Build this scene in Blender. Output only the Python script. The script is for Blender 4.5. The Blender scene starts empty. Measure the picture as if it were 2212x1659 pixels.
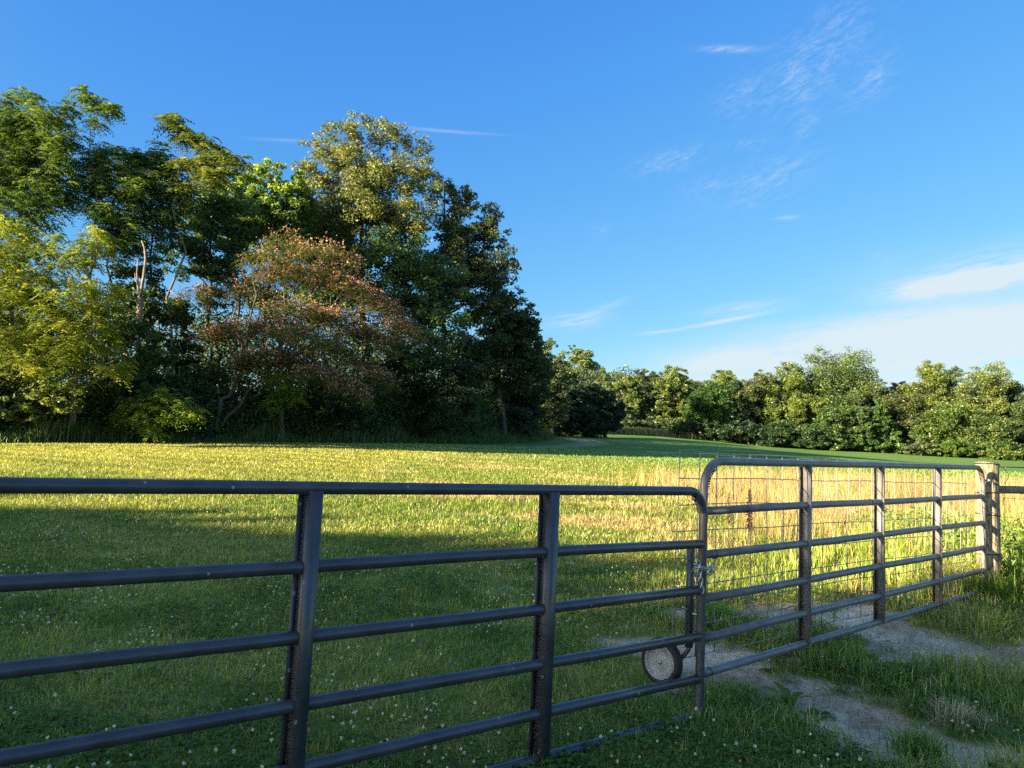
import bpy, math, random
import numpy as np
from mathutils import Matrix, Vector, Euler
rs = np.random.default_rng(7)
random.seed(7)
PI = math.pi
# ------------------------------------------------------------------ camera model (photo measured on a 2212 x 1659 copy)
FPX = 1662.0; CX, CY = 1106.0, 829.5
ZC = 1.5
PITCH = math.radians(5.595); ROLL = math.radians(2.657)
CAMROT = (Euler((math.radians(90) + PITCH, 0, 0)).to_matrix() @ Matrix.Rotation(ROLL, 3, 'Z'))
SUN_AZ, SUN_EL = math.radians(-120), math.radians(13)
TOSUN = Vector((math.sin(SUN_AZ) * math.cos(SUN_EL), math.cos(SUN_AZ) * math.cos(SUN_EL), math.sin(SUN_EL)))

def ray(px, py):
    return (CAMROT @ Vector((px - CX, -(py - CY), -FPX))).normalized()
def at(px, py, Y):                      # the point seen at px, py whose forward distance is Y metres
    d = ray(px, py); return Vector((0, 0, ZC)) + d * (Y / d.y)
def smooth(a, b, x):
    t = np.clip((np.asarray(x, float) - a) / (b - a), 0, 1); return t * t * (3 - 2 * t)
# value noise
_perm = np.random.default_rng(3).random((256, 256))
def vnoise(x, y, s=1.0, seed=0):
    x = np.asarray(x, float) / s + seed * 17.31; y = np.asarray(y, float) / s + seed * 9.77
    xi = np.floor(x).astype(int); yi = np.floor(y).astype(int); fx = x - xi; fy = y - yi
    fx = fx * fx * (3 - 2 * fx); fy = fy * fy * (3 - 2 * fy)
    a = _perm[xi & 255, yi & 255]; b = _perm[(xi + 1) & 255, yi & 255]
    c = _perm[xi & 255, (yi + 1) & 255]; d = _perm[(xi + 1) & 255, (yi + 1) & 255]
    return (a * (1 - fx) + b * fx) * (1 - fy) + (c * (1 - fx) + d * fx) * fy
def fbm(x, y, s, seed=0, o=4):
    t = 0; a = 0.5; n = 0
    for i in range(o):
        t = t + a * vnoise(x, y, s / 2 ** i, seed + i); n += a; a *= 0.55
    return t / n
def gh0(X, Y):
    X = np.asarray(X, float); Y = np.asarray(Y, float)
    Yc = np.clip(Y, -80, 175)
    z = 0.04 * Yc + 0.00009 * np.maximum(Yc, 0) ** 2 - 0.08 * np.exp(-((Y - 3.6) / 3.2) ** 2)
    z = z - 1.15 * smooth(19, 50, X) * smooth(30, 110, Y) + 0.023 * np.clip(X + 9, -25, 0) * smooth(10, 34, Y)
    return z
def gh(X, Y):
    return gh0(X, Y) + 0.05 * (fbm(X, Y, 2.6, 5, 2) - 0.5) + 0.12 * (fbm(X, Y, 9, 8, 2) - .5) * smooth(8, 16, Y)
def G(x, y): return float(gh(x, y))
def gpt(px, py):                        # ground point seen at px, py
    d = ray(px, py); t = 1.0; o = Vector((0, 0, ZC))
    while t < 400:
        p = o + d * t
        if p.z < float(gh0(p.x, p.y)): return p
        t += 0.02 + t * 0.003
    return o + d * 150

scene = bpy.context.scene; C = scene.collection
# ------------------------------------------------------------------ object helpers
def tag(o, label=None, cat=None, group=None, kind=None):
    if label: o['label'] = label
    if cat: o['category'] = cat
    if group: o['group'] = group
    if kind: o['kind'] = kind
    return o
def empty(name, loc, label, cat, group=None):
    o = bpy.data.objects.new(name, None); C.objects.link(o); o.location = loc
    o.empty_display_size = .2
    return tag(o, label, cat, group)
def mesh_obj(name, V, F, mat, parent=None, col=None, smooth_sh=False):
    """V (n,3) world coordinates; F list of (m,k) int arrays; parent: Empty whose location is subtracted."""
    V = np.asarray(V, dtype=np.float32)
    if parent is not None:
        o_ = parent; L = np.zeros(3)
        while o_ is not None: L += np.array(o_.location); o_ = o_.parent
        V = V - L.astype(np.float32)
    if isinstance(F, np.ndarray): F = [F]
    F = [np.asarray(f, dtype=np.int32) for f in F if len(f)]
    me = bpy.data.meshes.new(name)
    me.vertices.add(len(V)); me.vertices.foreach_set('co', V.ravel())
    li = np.concatenate([f.ravel() for f in F])
    tot = np.concatenate([np.full(len(f), f.shape[1], np.int32) for f in F])
    st = np.concatenate([[0], np.cumsum(tot)[:-1]]).astype(np.int32)
    me.loops.add(len(li)); me.loops.foreach_set('vertex_index', li)
    me.polygons.add(len(tot)); me.polygons.foreach_set('loop_start', st); me.polygons.foreach_set('loop_total', tot)
    if smooth_sh: me.polygons.foreach_set('use_smooth', np.ones(len(tot), dtype=bool))
    me.update(calc_edges=True)
    if col is not None:
        c = np.ones((len(V), 4), np.float32); c[:, :3] = col
        a = me.color_attributes.new('col', 'FLOAT_COLOR', 'POINT'); a.data.foreach_set('color', c.ravel())
    if mat: me.materials.append(mat)
    o = bpy.data.objects.new(name, me); C.objects.link(o)
    if parent is not None: o.parent = parent
    return o
class MB:
    def __init__(s): s.V = []; s.F = {3: [], 4: []}; s.n = 0
    def add(s, V, F):
        V = np.asarray(V, float); s.V.append(V)
        for f in (F if isinstance(F, list) else [F]):
            f = np.asarray(f)
            if len(f): s.F[f.shape[1]].append(f + s.n)
        s.n += len(V)
    def tube(s, pts, rad, n=8, cap=True, closed=False):
        P = np.asarray([tuple(p) for p in pts], float); m = len(P)
        R = np.full(m, rad, float) if np.isscalar(rad) else np.asarray(rad, float)
        if closed: T = np.roll(P, -1, 0) - np.roll(P, 1, 0)
        else: T = np.gradient(P, axis=0)
        T /= np.maximum(np.linalg.norm(T, axis=1, keepdims=True), 1e-9)
        ref = np.array([0, 0, 1.0]) if abs(T[0][2]) < .9 else np.array([1.0, 0, 0])
        A = np.zeros_like(P); a = ref
        for i in range(m):
            a = a - T[i] * a.dot(T[i]); a /= max(np.linalg.norm(a), 1e-9); A[i] = a
        B = np.cross(T, A)
        th = np.arange(n) * 2 * PI / n
        V = P[:, None] + R[:, None, None] * (np.cos(th)[None, :, None] * A[:, None] + np.sin(th)[None, :, None] * B[:, None])
        V = V.reshape(-1, 3)
        i = np.arange(m if closed else m - 1)[:, None]; j = np.arange(n)[None]
        i2 = (i + 1) % m; j2 = (j + 1) % n
        F = np.stack([(i * n + j).ravel(), (i * n + j2 * np.ones_like(i)).ravel(), (i2 * n + j2).ravel(), (i2 * n + j).ravel()], 1)
        fs = [F]
        if cap and not closed:
            V = np.vstack([V, P[0], P[-1]]); k = m * n; jj = np.arange(n)
            fs.append(np.stack([np.full(n, k), (jj + 1) % n, jj], 1))
            fs.append(np.stack([np.full(n, k + 1), (m - 1) * n + jj, (m - 1) * n + (jj + 1) % n], 1))
        s.add(V, fs)
    def box8(s, c):                      # eight corners, bottom loop then top loop
        s.add(c, np.array([[0, 3, 2, 1], [4, 5, 6, 7], [0, 1, 5, 4], [1, 2, 6, 5], [2, 3, 7, 6], [3, 0, 4, 7]]))
    def build(s, name, mat, parent=None, smooth_sh=False):
        return mesh_obj(name, np.vstack(s.V), [np.vstack(s.F[k]) for k in s.F if s.F[k]], mat, parent, None, smooth_sh)
# ------------------------------------------------------------------ materials
def newmat(name):
    m = bpy.data.materials.new(name); m.use_nodes = True; nt = m.node_tree; nt.nodes.clear()
    out = nt.nodes.new('ShaderNodeOutputMaterial'); return m, nt, out
def N(nt, typ, **kw):
    n = nt.nodes.new(typ)
    for k, v in kw.items():
        if k.startswith('i_'): n.inputs[k[2:].replace('_', ' ')].default_value = v
        else: setattr(n, k, v)
    return n
def foliage_mat(name, trans=0.35, tint=(1.0, 1.0, 0.75), gloss=0.0):
    m, nt, out = newmat(name); L = nt.links.new
    at_ = N(nt, 'ShaderNodeAttribute', attribute_name='col')
    d = N(nt, 'ShaderNodeBsdfDiffuse'); t = N(nt, 'ShaderNodeBsdfTranslucent'); mx = N(nt, 'ShaderNodeMixShader'); mx.inputs[0].default_value = trans
    mu = N(nt, 'ShaderNodeMix', data_type='RGBA', blend_type='MULTIPLY'); mu.inputs[0].default_value = 1
    mu.inputs[7].default_value = (tint[0] * 1.25, tint[1] * 1.25, tint[2], 1)
    L(at_.outputs['Color'], mu.inputs[6]); L(at_.outputs['Color'], d.inputs[0]); L(mu.outputs[2], t.inputs[0])
    L(d.outputs[0], mx.inputs[1]); L(t.outputs[0], mx.inputs[2])
    if gloss:
        g = N(nt, 'ShaderNodeBsdfGlossy'); g.inputs['Roughness'].default_value = .45; m2 = N(nt, 'ShaderNodeMixShader'); m2.inputs[0].default_value = gloss
        g.inputs['Color'].default_value = (.8, .8, .8, 1)
        L(mx.outputs[0], m2.inputs[1]); L(g.outputs[0], m2.inputs[2]); L(m2.outputs[0], out.inputs[0])
    else: L(mx.outputs[0], out.inputs[0])
    return m
M = {}
M['leaf'] = foliage_mat('leaf', .38, gloss=.03)
M['grass'] = foliage_mat('grass_blades', .35, gloss=.03)
def bark_mat(name, c1, c2, scale=6, rough=.9):
    m, nt, out = newmat(name); L = nt.links.new
    tc = N(nt, 'ShaderNodeTexCoord'); mp = N(nt, 'ShaderNodeMapping'); mp.inputs['Scale'].default_value = (scale, scale, scale * .22)
    no = N(nt, 'ShaderNodeTexNoise'); no.inputs['Scale'].default_value = 2.2; no.inputs['Detail'].default_value = 8
    cr = N(nt, 'ShaderNodeValToRGB'); cr.color_ramp.elements[0].position = .35; cr.color_ramp.elements[1].position = .68
    cr.color_ramp.elements[0].color = (*c1, 1); cr.color_ramp.elements[1].color = (*c2, 1)
    b = N(nt, 'ShaderNodeBsdfPrincipled'); b.inputs['Roughness'].default_value = rough; b.inputs['Specular IOR Level'].default_value = .25
    bp = N(nt, 'ShaderNodeBump'); bp.inputs['Strength'].default_value = .6; bp.inputs['Distance'].default_value = .02
    L(tc.outputs['Object'], mp.inputs[0]); L(mp.outputs[0], no.inputs[0]); L(no.outputs[0], cr.inputs[0]); L(cr.outputs[0], b.inputs['Base Color'])
    L(no.outputs[0], bp.inputs['Height']); L(bp.outputs[0], b.inputs['Normal']); L(b.outputs[0], out.inputs[0]); return m
M['bark'] = bark_mat('bark', (.05, .042, .034), (.15, .13, .105))
M['palebark'] = bark_mat('pale_bark', (.10, .09, .075), (.24, .215, .185))
M['deadwood'] = bark_mat('dead_wood', (.11, .088, .07), (.29, .235, .19), 8)
M['postwood'] = bark_mat('post_wood', (.09, .075, .05), (.40, .34, .25), 26)
def paint_mat(name, base, rough=.38, speck=True):
    m, nt, out = newmat(name); L = nt.links.new
    tc = N(nt, 'ShaderNodeTexCoord'); b = N(nt, 'ShaderNodeBsdfPrincipled'); b.inputs['Specular IOR Level'].default_value = .6
    no = N(nt, 'ShaderNodeTexNoise'); no.inputs['Scale'].default_value = 9; no.inputs['Detail'].default_value = 6
    cr = N(nt, 'ShaderNodeValToRGB'); cr.color_ramp.elements[0].position = .3; cr.color_ramp.elements[1].position = .75
    cr.color_ramp.elements[0].color = tuple(c * .8 for c in base) + (1,); cr.color_ramp.elements[1].color = tuple(c * 1.45 + .012 for c in base) + (1,)
    L(tc.outputs['Object'], no.inputs[0]); L(no.outputs[0], cr.inputs[0])
    rr = N(nt, 'ShaderNodeMapRange'); rr.inputs[3].default_value = rough - .1; rr.inputs[4].default_value = rough + .16
    n2 = N(nt, 'ShaderNodeTexNoise'); n2.inputs['Scale'].default_value = 30; L(tc.outputs['Object'], n2.inputs[0]); L(n2.outputs[0], rr.inputs[0]); L(rr.outputs[0], b.inputs['Roughness'])
    last = cr.outputs[0]
    if speck:                              # chips, droppings and dust specks
        vo = N(nt, 'ShaderNodeTexVoronoi'); vo.inputs['Scale'].default_value = 21; vo.inputs['Randomness'].default_value = 1
        mp = N(nt, 'ShaderNodeMapping'); mp.inputs['Scale'].default_value = (1, 1, .7); L(tc.outputs['Object'], mp.inputs[0]); L(mp.outputs[0], vo.inputs[0])
        lt = N(nt, 'ShaderNodeMath', operation='LESS_THAN'); lt.inputs[1].default_value = .13; L(vo.outputs['Distance'], lt.inputs[0])
        sx = N(nt, 'ShaderNodeSeparateColor'); L(vo.outputs['Color'], sx.inputs[0])
        g2 = N(nt, 'ShaderNodeMath', operation='GREATER_THAN'); g2.inputs[1].default_value = .80; L(sx.outputs[0], g2.inputs[0])
        ml = N(nt, 'ShaderNodeMath', operation='MULTIPLY'); L(lt.outputs[0], ml.inputs[0]); L(g2.outputs[0], ml.inputs[1])
        m3 = N(nt, 'ShaderNodeMath', operation='MULTIPLY'); m3.inputs[1].default_value = .75; L(ml.outputs[0], m3.inputs[0])
        mx = N(nt, 'ShaderNodeMix', data_type='RGBA'); mx.inputs[7].default_value = (.34, .33, .3, 1); L(m3.outputs[0], mx.inputs[0]); L(last, mx.inputs[6]); last = mx.outputs[2]
    L(last, b.inputs['Base Color']); L(b.outputs[0], out.inputs[0]); return m
M['gate'] = paint_mat('gate_paint', (.043, .046, .055), .33)
M['gate2'] = paint_mat('sunlit_gate_paint', (.135, .132, .133), .42)  # same gate paint, its colour lightened to carry sunlight on the far gate
def simple(name, c, rough=.6, metal=0.0):
    m, nt, out = newmat(name); b = N(nt, 'ShaderNodeBsdfPrincipled'); b.inputs['Roughness'].default_value = rough; b.inputs['Metallic'].default_value = metal
    no = N(nt, 'ShaderNodeTexNoise'); no.inputs['Scale'].default_value = 40; tc = N(nt, 'ShaderNodeTexCoord'); nt.links.new(tc.outputs['Object'], no.inputs[0])
    mx = N(nt, 'ShaderNodeMix', data_type='RGBA'); mx.inputs[6].default_value = tuple(x * .75 for x in c) + (1,); mx.inputs[7].default_value = tuple(min(1, x * 1.2) for x in c) + (1,)
    nt.links.new(no.outputs[0], mx.inputs[0]); nt.links.new(mx.outputs[2], b.inputs['Base Color']); nt.links.new(b.outputs[0], out.inputs[0]); return m
M['zinc'] = simple('galvanised_wire', (.27, .27, .26), .5, .4)
M['chain'] = simple('zinc_chain', (.55, .55, .56), .3, .9)
M['rubber'] = simple('rubber', (.018, .018, .018), .7)
M['rim'] = paint_mat('grey_rim', (.27, .28, .28), .55, False)
M['black'] = simple('black_wire', (.02, .02, .02), .5)
M['white'] = simple('white_sticker', (.7, .7, .67), .6)
M['stone'] = simple('stone', (.36, .30, .22), .95)
M['sign'] = simple('white_board', (.62, .64, .66), .6)
SKY_STRENGTH = .05; SKY_TINT = (1, 1, 1, 1); CLOUD_COL = (2.6, 2.95, 3.15, 1); EXPOSURE = 2.55
GRASS_Q = 1.0; TREE_Q = 1.0; OFF_Q = 1.0
G1_END = (1.135, 4.476, 1.369); G1_DIR = (-.789, -.6146, -.0059); G1_BR = [1.19, 2.41, 3.6]
G2_END = (1.182, 4.664, 1.544); G2_DIR = (.7462, .6657, .0194); G2_LEN = 4.98; G2_BR = [1.258, 2.482, 3.73]
OFFTREES = [(-38, -16.6, 10.9, 1.7), (-41, -11.6, 10.8, 2.4), (-38, -9.2, 10.6, 2.8), (-42, -6.2, 11.5, 3.2), (-38, -3.4, 11.3, 3.2), (-42, -.4, 12.8, 3.4), (-38, 3.0, 13.2, 3.6), (-42, 6.8, 14.6, 3.8), (-38, 10.8, 14.6, 3.8), (-8.8, -36.7, 17.5, 1.8)]
PADQ = 1.35
SKY_CURVE = ((1.8, 1.24), (1.55, .80), (1.25, .26))
# ------------------------------------------------------------------ camera, light, sky
cam = bpy.data.cameras.new('camera'); cam.sensor_width = 36; cam.lens = FPX / 2212 * 36; cam.clip_start = .05; cam.clip_end = 5000
co = bpy.data.objects.new('camera', cam); C.objects.link(co); co.matrix_world = Matrix.Translation((0, 0, ZC)) @ CAMROT.to_4x4(); scene.camera = co
sl = bpy.data.lights.new('sun', 'SUN'); sl.energy = 4.4; sl.angle = math.radians(.55); sl.color = (1.0, .79, .47)
so = bpy.data.objects.new('sun', sl); C.objects.link(so); so.rotation_euler = TOSUN.to_track_quat('Z', 'Y').to_euler(); so.location = (-30, -20, 40)
w = bpy.data.worlds.new('World'); scene.world = w; w.use_nodes = True; nt = w.node_tree; nt.nodes.clear(); L = nt.links.new
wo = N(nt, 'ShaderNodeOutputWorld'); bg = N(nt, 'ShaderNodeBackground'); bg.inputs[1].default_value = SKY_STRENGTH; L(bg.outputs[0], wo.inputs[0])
sky = N(nt, 'ShaderNodeTexSky', sky_type='NISHITA'); sky.sun_disc = False; sky.sun_elevation = SUN_EL; sky.sun_rotation = SUN_AZ; sky.air_density = 1.0; sky.dust_density = .6; sky.ozone_density = 2.0; sky.altitude = 200
tint = N(nt, 'ShaderNodeMix', data_type='RGBA', blend_type='MULTIPLY'); tint.inputs[0].default_value = 1; tint.inputs[7].default_value = SKY_TINT
ssp = N(nt, 'ShaderNodeSeparateColor'); scb = N(nt, 'ShaderNodeCombineColor'); L(sky.outputs[0], ssp.inputs[0])
def mth(op, a, b=None, c=None):
    n = N(nt, 'ShaderNodeMath', operation=op)
    for i, v in enumerate((a, b, c)):
        if v is None: continue
        if isinstance(v, (int, float)): n.inputs[i].default_value = v
        else: L(v, n.inputs[i])
    return n.outputs[0]
for i_, (kk, pw) in enumerate(SKY_CURVE):   # the camera's rendering of the clear blue sky
    L(mth('MULTIPLY', mth('POWER', mth('MULTIPLY', ssp.outputs[i_], .1), pw), kk / (2 ** EXPOSURE * SKY_STRENGTH)), scb.inputs[i_])
# whiter, brighter sky added sunward and overhead to lift the blue shade
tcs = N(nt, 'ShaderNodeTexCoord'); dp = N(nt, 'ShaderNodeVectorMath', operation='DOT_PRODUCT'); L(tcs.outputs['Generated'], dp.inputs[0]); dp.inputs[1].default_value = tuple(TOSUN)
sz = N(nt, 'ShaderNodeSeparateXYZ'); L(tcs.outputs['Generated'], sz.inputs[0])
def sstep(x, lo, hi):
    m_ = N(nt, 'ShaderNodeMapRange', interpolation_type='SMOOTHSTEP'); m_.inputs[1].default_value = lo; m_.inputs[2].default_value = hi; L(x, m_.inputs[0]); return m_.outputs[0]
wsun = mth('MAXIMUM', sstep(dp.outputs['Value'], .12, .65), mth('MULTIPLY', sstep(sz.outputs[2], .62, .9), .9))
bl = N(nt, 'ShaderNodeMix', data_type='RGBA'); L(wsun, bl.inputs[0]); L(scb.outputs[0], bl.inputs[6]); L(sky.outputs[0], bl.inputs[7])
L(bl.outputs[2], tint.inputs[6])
tc = N(nt, 'ShaderNodeTexCoord'); sep = N(nt, 'ShaderNodeSeparateXYZ'); L(tc.outputs['Generated'], sep.inputs[0])
az = mth('ARCTAN2', sep.outputs[0], sep.outputs[1]); el = mth('ARCSINE', sep.outputs[2])
comb = N(nt, 'ShaderNodeCombineXYZ'); L(az, comb.inputs[0]); L(el, comb.inputs[1])
def noise(sx, sy, rot, detail, seed, dist=0.0, rough=.6):
    mp = N(nt, 'ShaderNodeMapping'); mp.inputs['Rotation'].default_value = (0, 0, rot); L(comb.outputs[0], mp.inputs[0])
    m2 = N(nt, 'ShaderNodeMapping'); m2.inputs['Scale'].default_value = (sx, sy, 1); m2.inputs['Location'].default_value = (seed, seed * .7, seed * 1.3); L(mp.outputs[0], m2.inputs[0])
    n = N(nt, 'ShaderNodeTexNoise'); n.inputs['Scale'].default_value = 1; n.inputs['Detail'].default_value = detail; n.inputs['Roughness'].default_value = rough; n.inputs['Distortion'].default_value = dist
    L(m2.outputs[0], n.inputs[0]); return n.outputs[0]
n_wisp = mth('ADD', mth('MULTIPLY', noise(38, 120, math.radians(-24), 9, 3.1, .35, .66), .6), mth('MULTIPLY', noise(120, 330, math.radians(-14), 6, 8.3, .3, .7), .4))
n_soft = mth('ADD', mth('MULTIPLY', noise(6, 30, math.radians(-5), 8, 1.7, .4, .6), .7), mth('MULTIPLY', noise(30, 150, math.radians(-7), 8, 6.1, .4, .65), .3))
n_thin = noise(35, 220, math.radians(-12), 5, 5.2, .3)
def azel(px, py):
    d = ray(px, py); return math.atan2(d.x, d.y), math.asin(d.z)
def blob(px, py, wx, wy, deg):           # elliptical patch of sky: half widths in photo pixels, tilt counter-clockwise
    a0, e0 = azel(px, py); th = math.radians(deg) + ROLL
    da = mth('MULTIPLY', mth('SUBTRACT', az, a0), math.cos(e0)); de = mth('SUBTRACT', el, e0)
    u = mth('ADD', mth('MULTIPLY', da, math.cos(th) * FPX / wx), mth('MULTIPLY', de, math.sin(th) * FPX / wx))
    v = mth('ADD', mth('MULTIPLY', da, -math.sin(th) * FPX / wy), mth('MULTIPLY', de, math.cos(th) * FPX / wy))
    r = mth('ADD', mth('MULTIPLY', u, u), mth('MULTIPLY', v, v))
    return mth('EXPONENT', mth('MULTIPLY', r, -1))
def layer(blobs, nz, lo, hi):
    t = None
    for b in blobs:
        amp = b[5]; g = mth('MULTIPLY', blob(*b[:5]), amp); t = g if t is None else mth('ADD', t, g)
    mr = N(nt, 'ShaderNodeMapRange', interpolation_type='SMOOTHSTEP'); mr.inputs[1].default_value = lo; mr.inputs[2].default_value = hi; L(nz, mr.inputs[0])
    return mth('MULTIPLY', t, mr.outputs[0])
wisps = layer([(1760, 130, 120, 60, 30, .34), (1800, 60, 90, 35, 60, .18), (1590, 212, 45, 30, 20, .36), (1885, 175, 50, 28, 45, .5), (1450, 345, 70, 20, 12, .6), (1655, 390, 90, 38, 20, .5),
               (1515, 405, 45, 20, 20, .38), (1745, 268, 26, 16, 60, .4), (1622, 312, 30, 10, 0, .4), (1725, 180, 60, 50, 45, .26), (1300, 493, 20, 14, 0, .32), (1480, 468, 30, 12, 0, .22), (1930, 560, 60, 30, 0, .2)], n_wisp, .40, .80)
thin = layer([(1575, 106, 50, 6, -8, .42), (1245, 692, 60, 16, 4, .5), (1600, 665, 80, 12, 5, .45), (1310, 664, 40, 8, 20, .3), (2110, 604, 130, 20, 4, 1.0), (2100, 575, 140, 30, 10, .25), (1700, 470, 20, 4, 0, .4), (1880, 690, 200, 14, 2, .3)], n_thin, .25, .6)
trail = layer([(960, 283, 95, 3, -2, .24), (620, 303, 60, 3, 4, .16), (1570, 692, 85, 4, 8, .7), (1420, 717, 38, 3, 5, .45)], n_thin, .0, .35)
soft = layer([(1980, 742, 400, 56, 4, 1.0), (1650, 780, 200, 40, 6, .85), (1900, 800, 500, 60, 0, .35), (2180, 690, 230, 34, 3, .6), (2130, 604, 120, 17, 4, .9), (2060, 610, 60, 9, 2, .7), (2080, 590, 200, 50, 0, .2), (2250, 800, 300, 80, 0, .4)], n_soft, .22, .66)
tot = mth('MINIMUM', mth('ADD', mth('ADD', wisps, thin), mth('ADD', trail, soft)), .9)
up = mth('GREATER_THAN', sep.outputs[2], 0.0); tot = mth('MULTIPLY', tot, up)
cm = N(nt, 'ShaderNodeMix', data_type='RGBA'); L(tot, cm.inputs[0]); L(tint.outputs[2], cm.inputs[6]); cm.inputs[7].default_value = CLOUD_COL
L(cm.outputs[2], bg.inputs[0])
scene.view_settings.view_transform = 'Standard'; scene.view_settings.look = 'None'; scene.view_settings.gamma = 1; scene.view_settings.exposure = EXPOSURE
scene.cycles.max_bounces = 7; scene.cycles.diffuse_bounces = 3; scene.cycles.transmission_bounces = 5; scene.cycles.glossy_bounces = 2
scene.cycles.use_adaptive_sampling = True; scene.cycles.adaptive_threshold = .015
scene.cycles.caustics_reflective = False; scene.cycles.caustics_refractive = False
scene.cycles.use_denoising = False; scene.cycles.sample_clamp_indirect = .35
scene.cycles.use_adaptive_sampling = False
w.cycles.sampling_method = 'MANUAL'; w.cycles.sample_map_resolution = 1024
# ------------------------------------------------------------------ ground zones
def seg_d(X, Y, pts):
    d = np.full(np.shape(X), 1e9)
    for (x0, y0, w0), (x1, y1, w1) in zip(pts[:-1], pts[1:]):
        dx, dy = x1 - x0, y1 - y0; t = np.clip(((X - x0) * dx + (Y - y0) * dy) / (dx * dx + dy * dy + 1e-9), 0, 1)
        w_ = w0 + (w1 - w0) * t
        d = np.minimum(d, np.hypot(X - x0 - dx * t, Y - y0 - dy * t) / w_)
    return d
def gl(lst): return [(gpt(a, b).x, gpt(a, b).y, c) for a, b, c in lst]
DIRT = [gl([(1310, 1385, .10), (1420, 1395, .28), (1560, 1425, .42), (1660, 1468, .46), (1790, 1530, .42), (1920, 1580, .34), (2080, 1622, .34), (2300, 1665, .42)]),
        gl([(1560, 1335, .25), (1700, 1332, .42), (1850, 1355, .48), (1990, 1388, .44), (2120, 1415, .36), (2300, 1428, .38)]),
        gl([(1820, 1585, .05), (1960, 1620, .1), (2100, 1650, .18)]),
        gl([(1880, 1330, .2), (2010, 1400, .16), (1900, 1450, .05)]),
        gl([(940, 1108, .35), (1040, 1116, .3)]), gl([(1062, 1262, .10), (1085, 1290, .10)]), gl([(1440, 1492, .12), (1470, 1495, .1)]),
        gl([(1180, 1040, .25), (1230, 1042, .2)]), gl([(1060, 1230, .06), (1120, 1300, .06)])]
def dirt(X, Y):
    n = fbm(X, Y, .55, 11, 4) - .5; n2 = fbm(X, Y, .16, 31, 2) - .5
    m = np.zeros(np.shape(X))
    for i, p in enumerate(DIRT):
        d = seg_d(X, Y, p) + n * 3.0 + n2 * 1.7
        a = .45 if i == 4 else .2 if i in (5, 7, 8) else .95
        m = np.maximum(m, a * (1 - smooth(.75, 1.35, d)))
    return m
_my = [0, 8.5, 10.4, 11.4, 13.3, 17, 22, 31, 60, 200]; _mx = [3.2, 3.0, 2.3, 1.3, -.85, -2.9, -3.8, -3.8, 4, 4]
def meadow(X, Y):                        # 0 mown lawn .. 1 long grass
    b = np.interp(Y, _my, _mx); wv = np.clip(Y * .03, .35, 3)
    return smooth(-.6, .9, (X - b + (fbm(X, Y, 1.6, 21, 3) - .5) * 1.6) / wv) * smooth(7.6, 9.0, Y + X * .1)
def straw(X, Y):                         # tall dry grass behind the far gate
    d = (fbm(X, Y, 2.2, 41, 3) - .5)
    return smooth(0, 1, (X - 3.3 - (Y - 11) * .05 + d * 3.5) / 1.8) * smooth(10.2, 11.6, Y + d) * (1 - smooth(21, 26, Y + d * 3))
def tallgreen(X, Y):
    d = (fbm(X, Y, 1.1, 51, 3) - .5)
    ln = 7.9 + (X - 4.9) * .75           # beyond the line of the far gate
    return smooth(2.9, 4.2, X + d * 1.4) * smooth(.0, .45, Y - ln + d * .3) * (1 - smooth(2.4, 3.4, Y - ln + d))
def weeds(X, Y):
    d = (fbm(X, Y, 1.0, 61, 3) - .5)
    return smooth(4.95, 5.3, X + d * .3) * smooth(7.35, 7.7, Y + d * .4 + (X - 5) * .25) * (1 - smooth(11.5, 13, Y))
def grass_albedo(X, Y):
    n1 = fbm(X, Y, 1.3, 71, 4); n2 = fbm(X, Y, 6, 81, 3); n3 = fbm(X, Y, .35, 91, 3)
    far = smooth(12, 24, Y)
    g = np.array([.105, .175, .028]); yg = np.array([.23, .25, .055]); st = np.array([.36, .29, .13]); dk = np.array([.05, .10, .022])
    n3 = .5 + (n3 - .5) * (1 - .6 * far)
    k = smooth(.40, .66, n1 * .45 + n3 * .3 + n2 * .25)[..., None]
    lawn = g * (1 - k) + yg * k
    fl = (np.array([.255, .265, .06])) * (.72 + .56 * n1[..., None])
    lawn = lawn * (1 - far[..., None]) + (fl * .75 + lawn * .25) * far[..., None]
    # mowing swaths
    ph = np.sin((X * .35 + Y * .94) * 3.2 + 2 * fbm(X, Y, 9, 13, 2)); lawn = lawn * (1 + .2 * (ph * far)[..., None])
    m = meadow(X, Y)[..., None]; s = smooth(.54, .68, fbm(X * .5, Y, 1.7, 101, 4) * .65 + n3 * .35)
    s = s * (1 - smooth(30, 38, Y)) * smooth(8.5, 11, Y) 
    md = np.array([.15, .20, .04]) * (1 - s[..., None]) + st * s[..., None]
    c = lawn * (1 - m) + md * m
    ff = smooth(36, 44, Y + (fbm(X, Y, 8, 14, 2) - .5) * 6)[..., None]      # far mown field, deep even green
    farc = np.array([.12, .23, .055]) * (.85 + .3 * n2[..., None])
    tr = 1 - smooth(.8, 1.1, seg_d(X, Y, TRACK)); farc = farc * (1 - .8 * tr[..., None]) + np.array([.33, .33, .17]) * .8 * tr[..., None]
    return c * (1 - ff) + farc * ff
TRACK = gl([(700, 962, .9), (900, 963, .9), (1094, 967, 1.0), (1186, 966, 1.1), (1251, 962, 1.3), (1285, 956, 1.6), (1251, 949, 1.9), (1180, 943, 2.2)])
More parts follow.
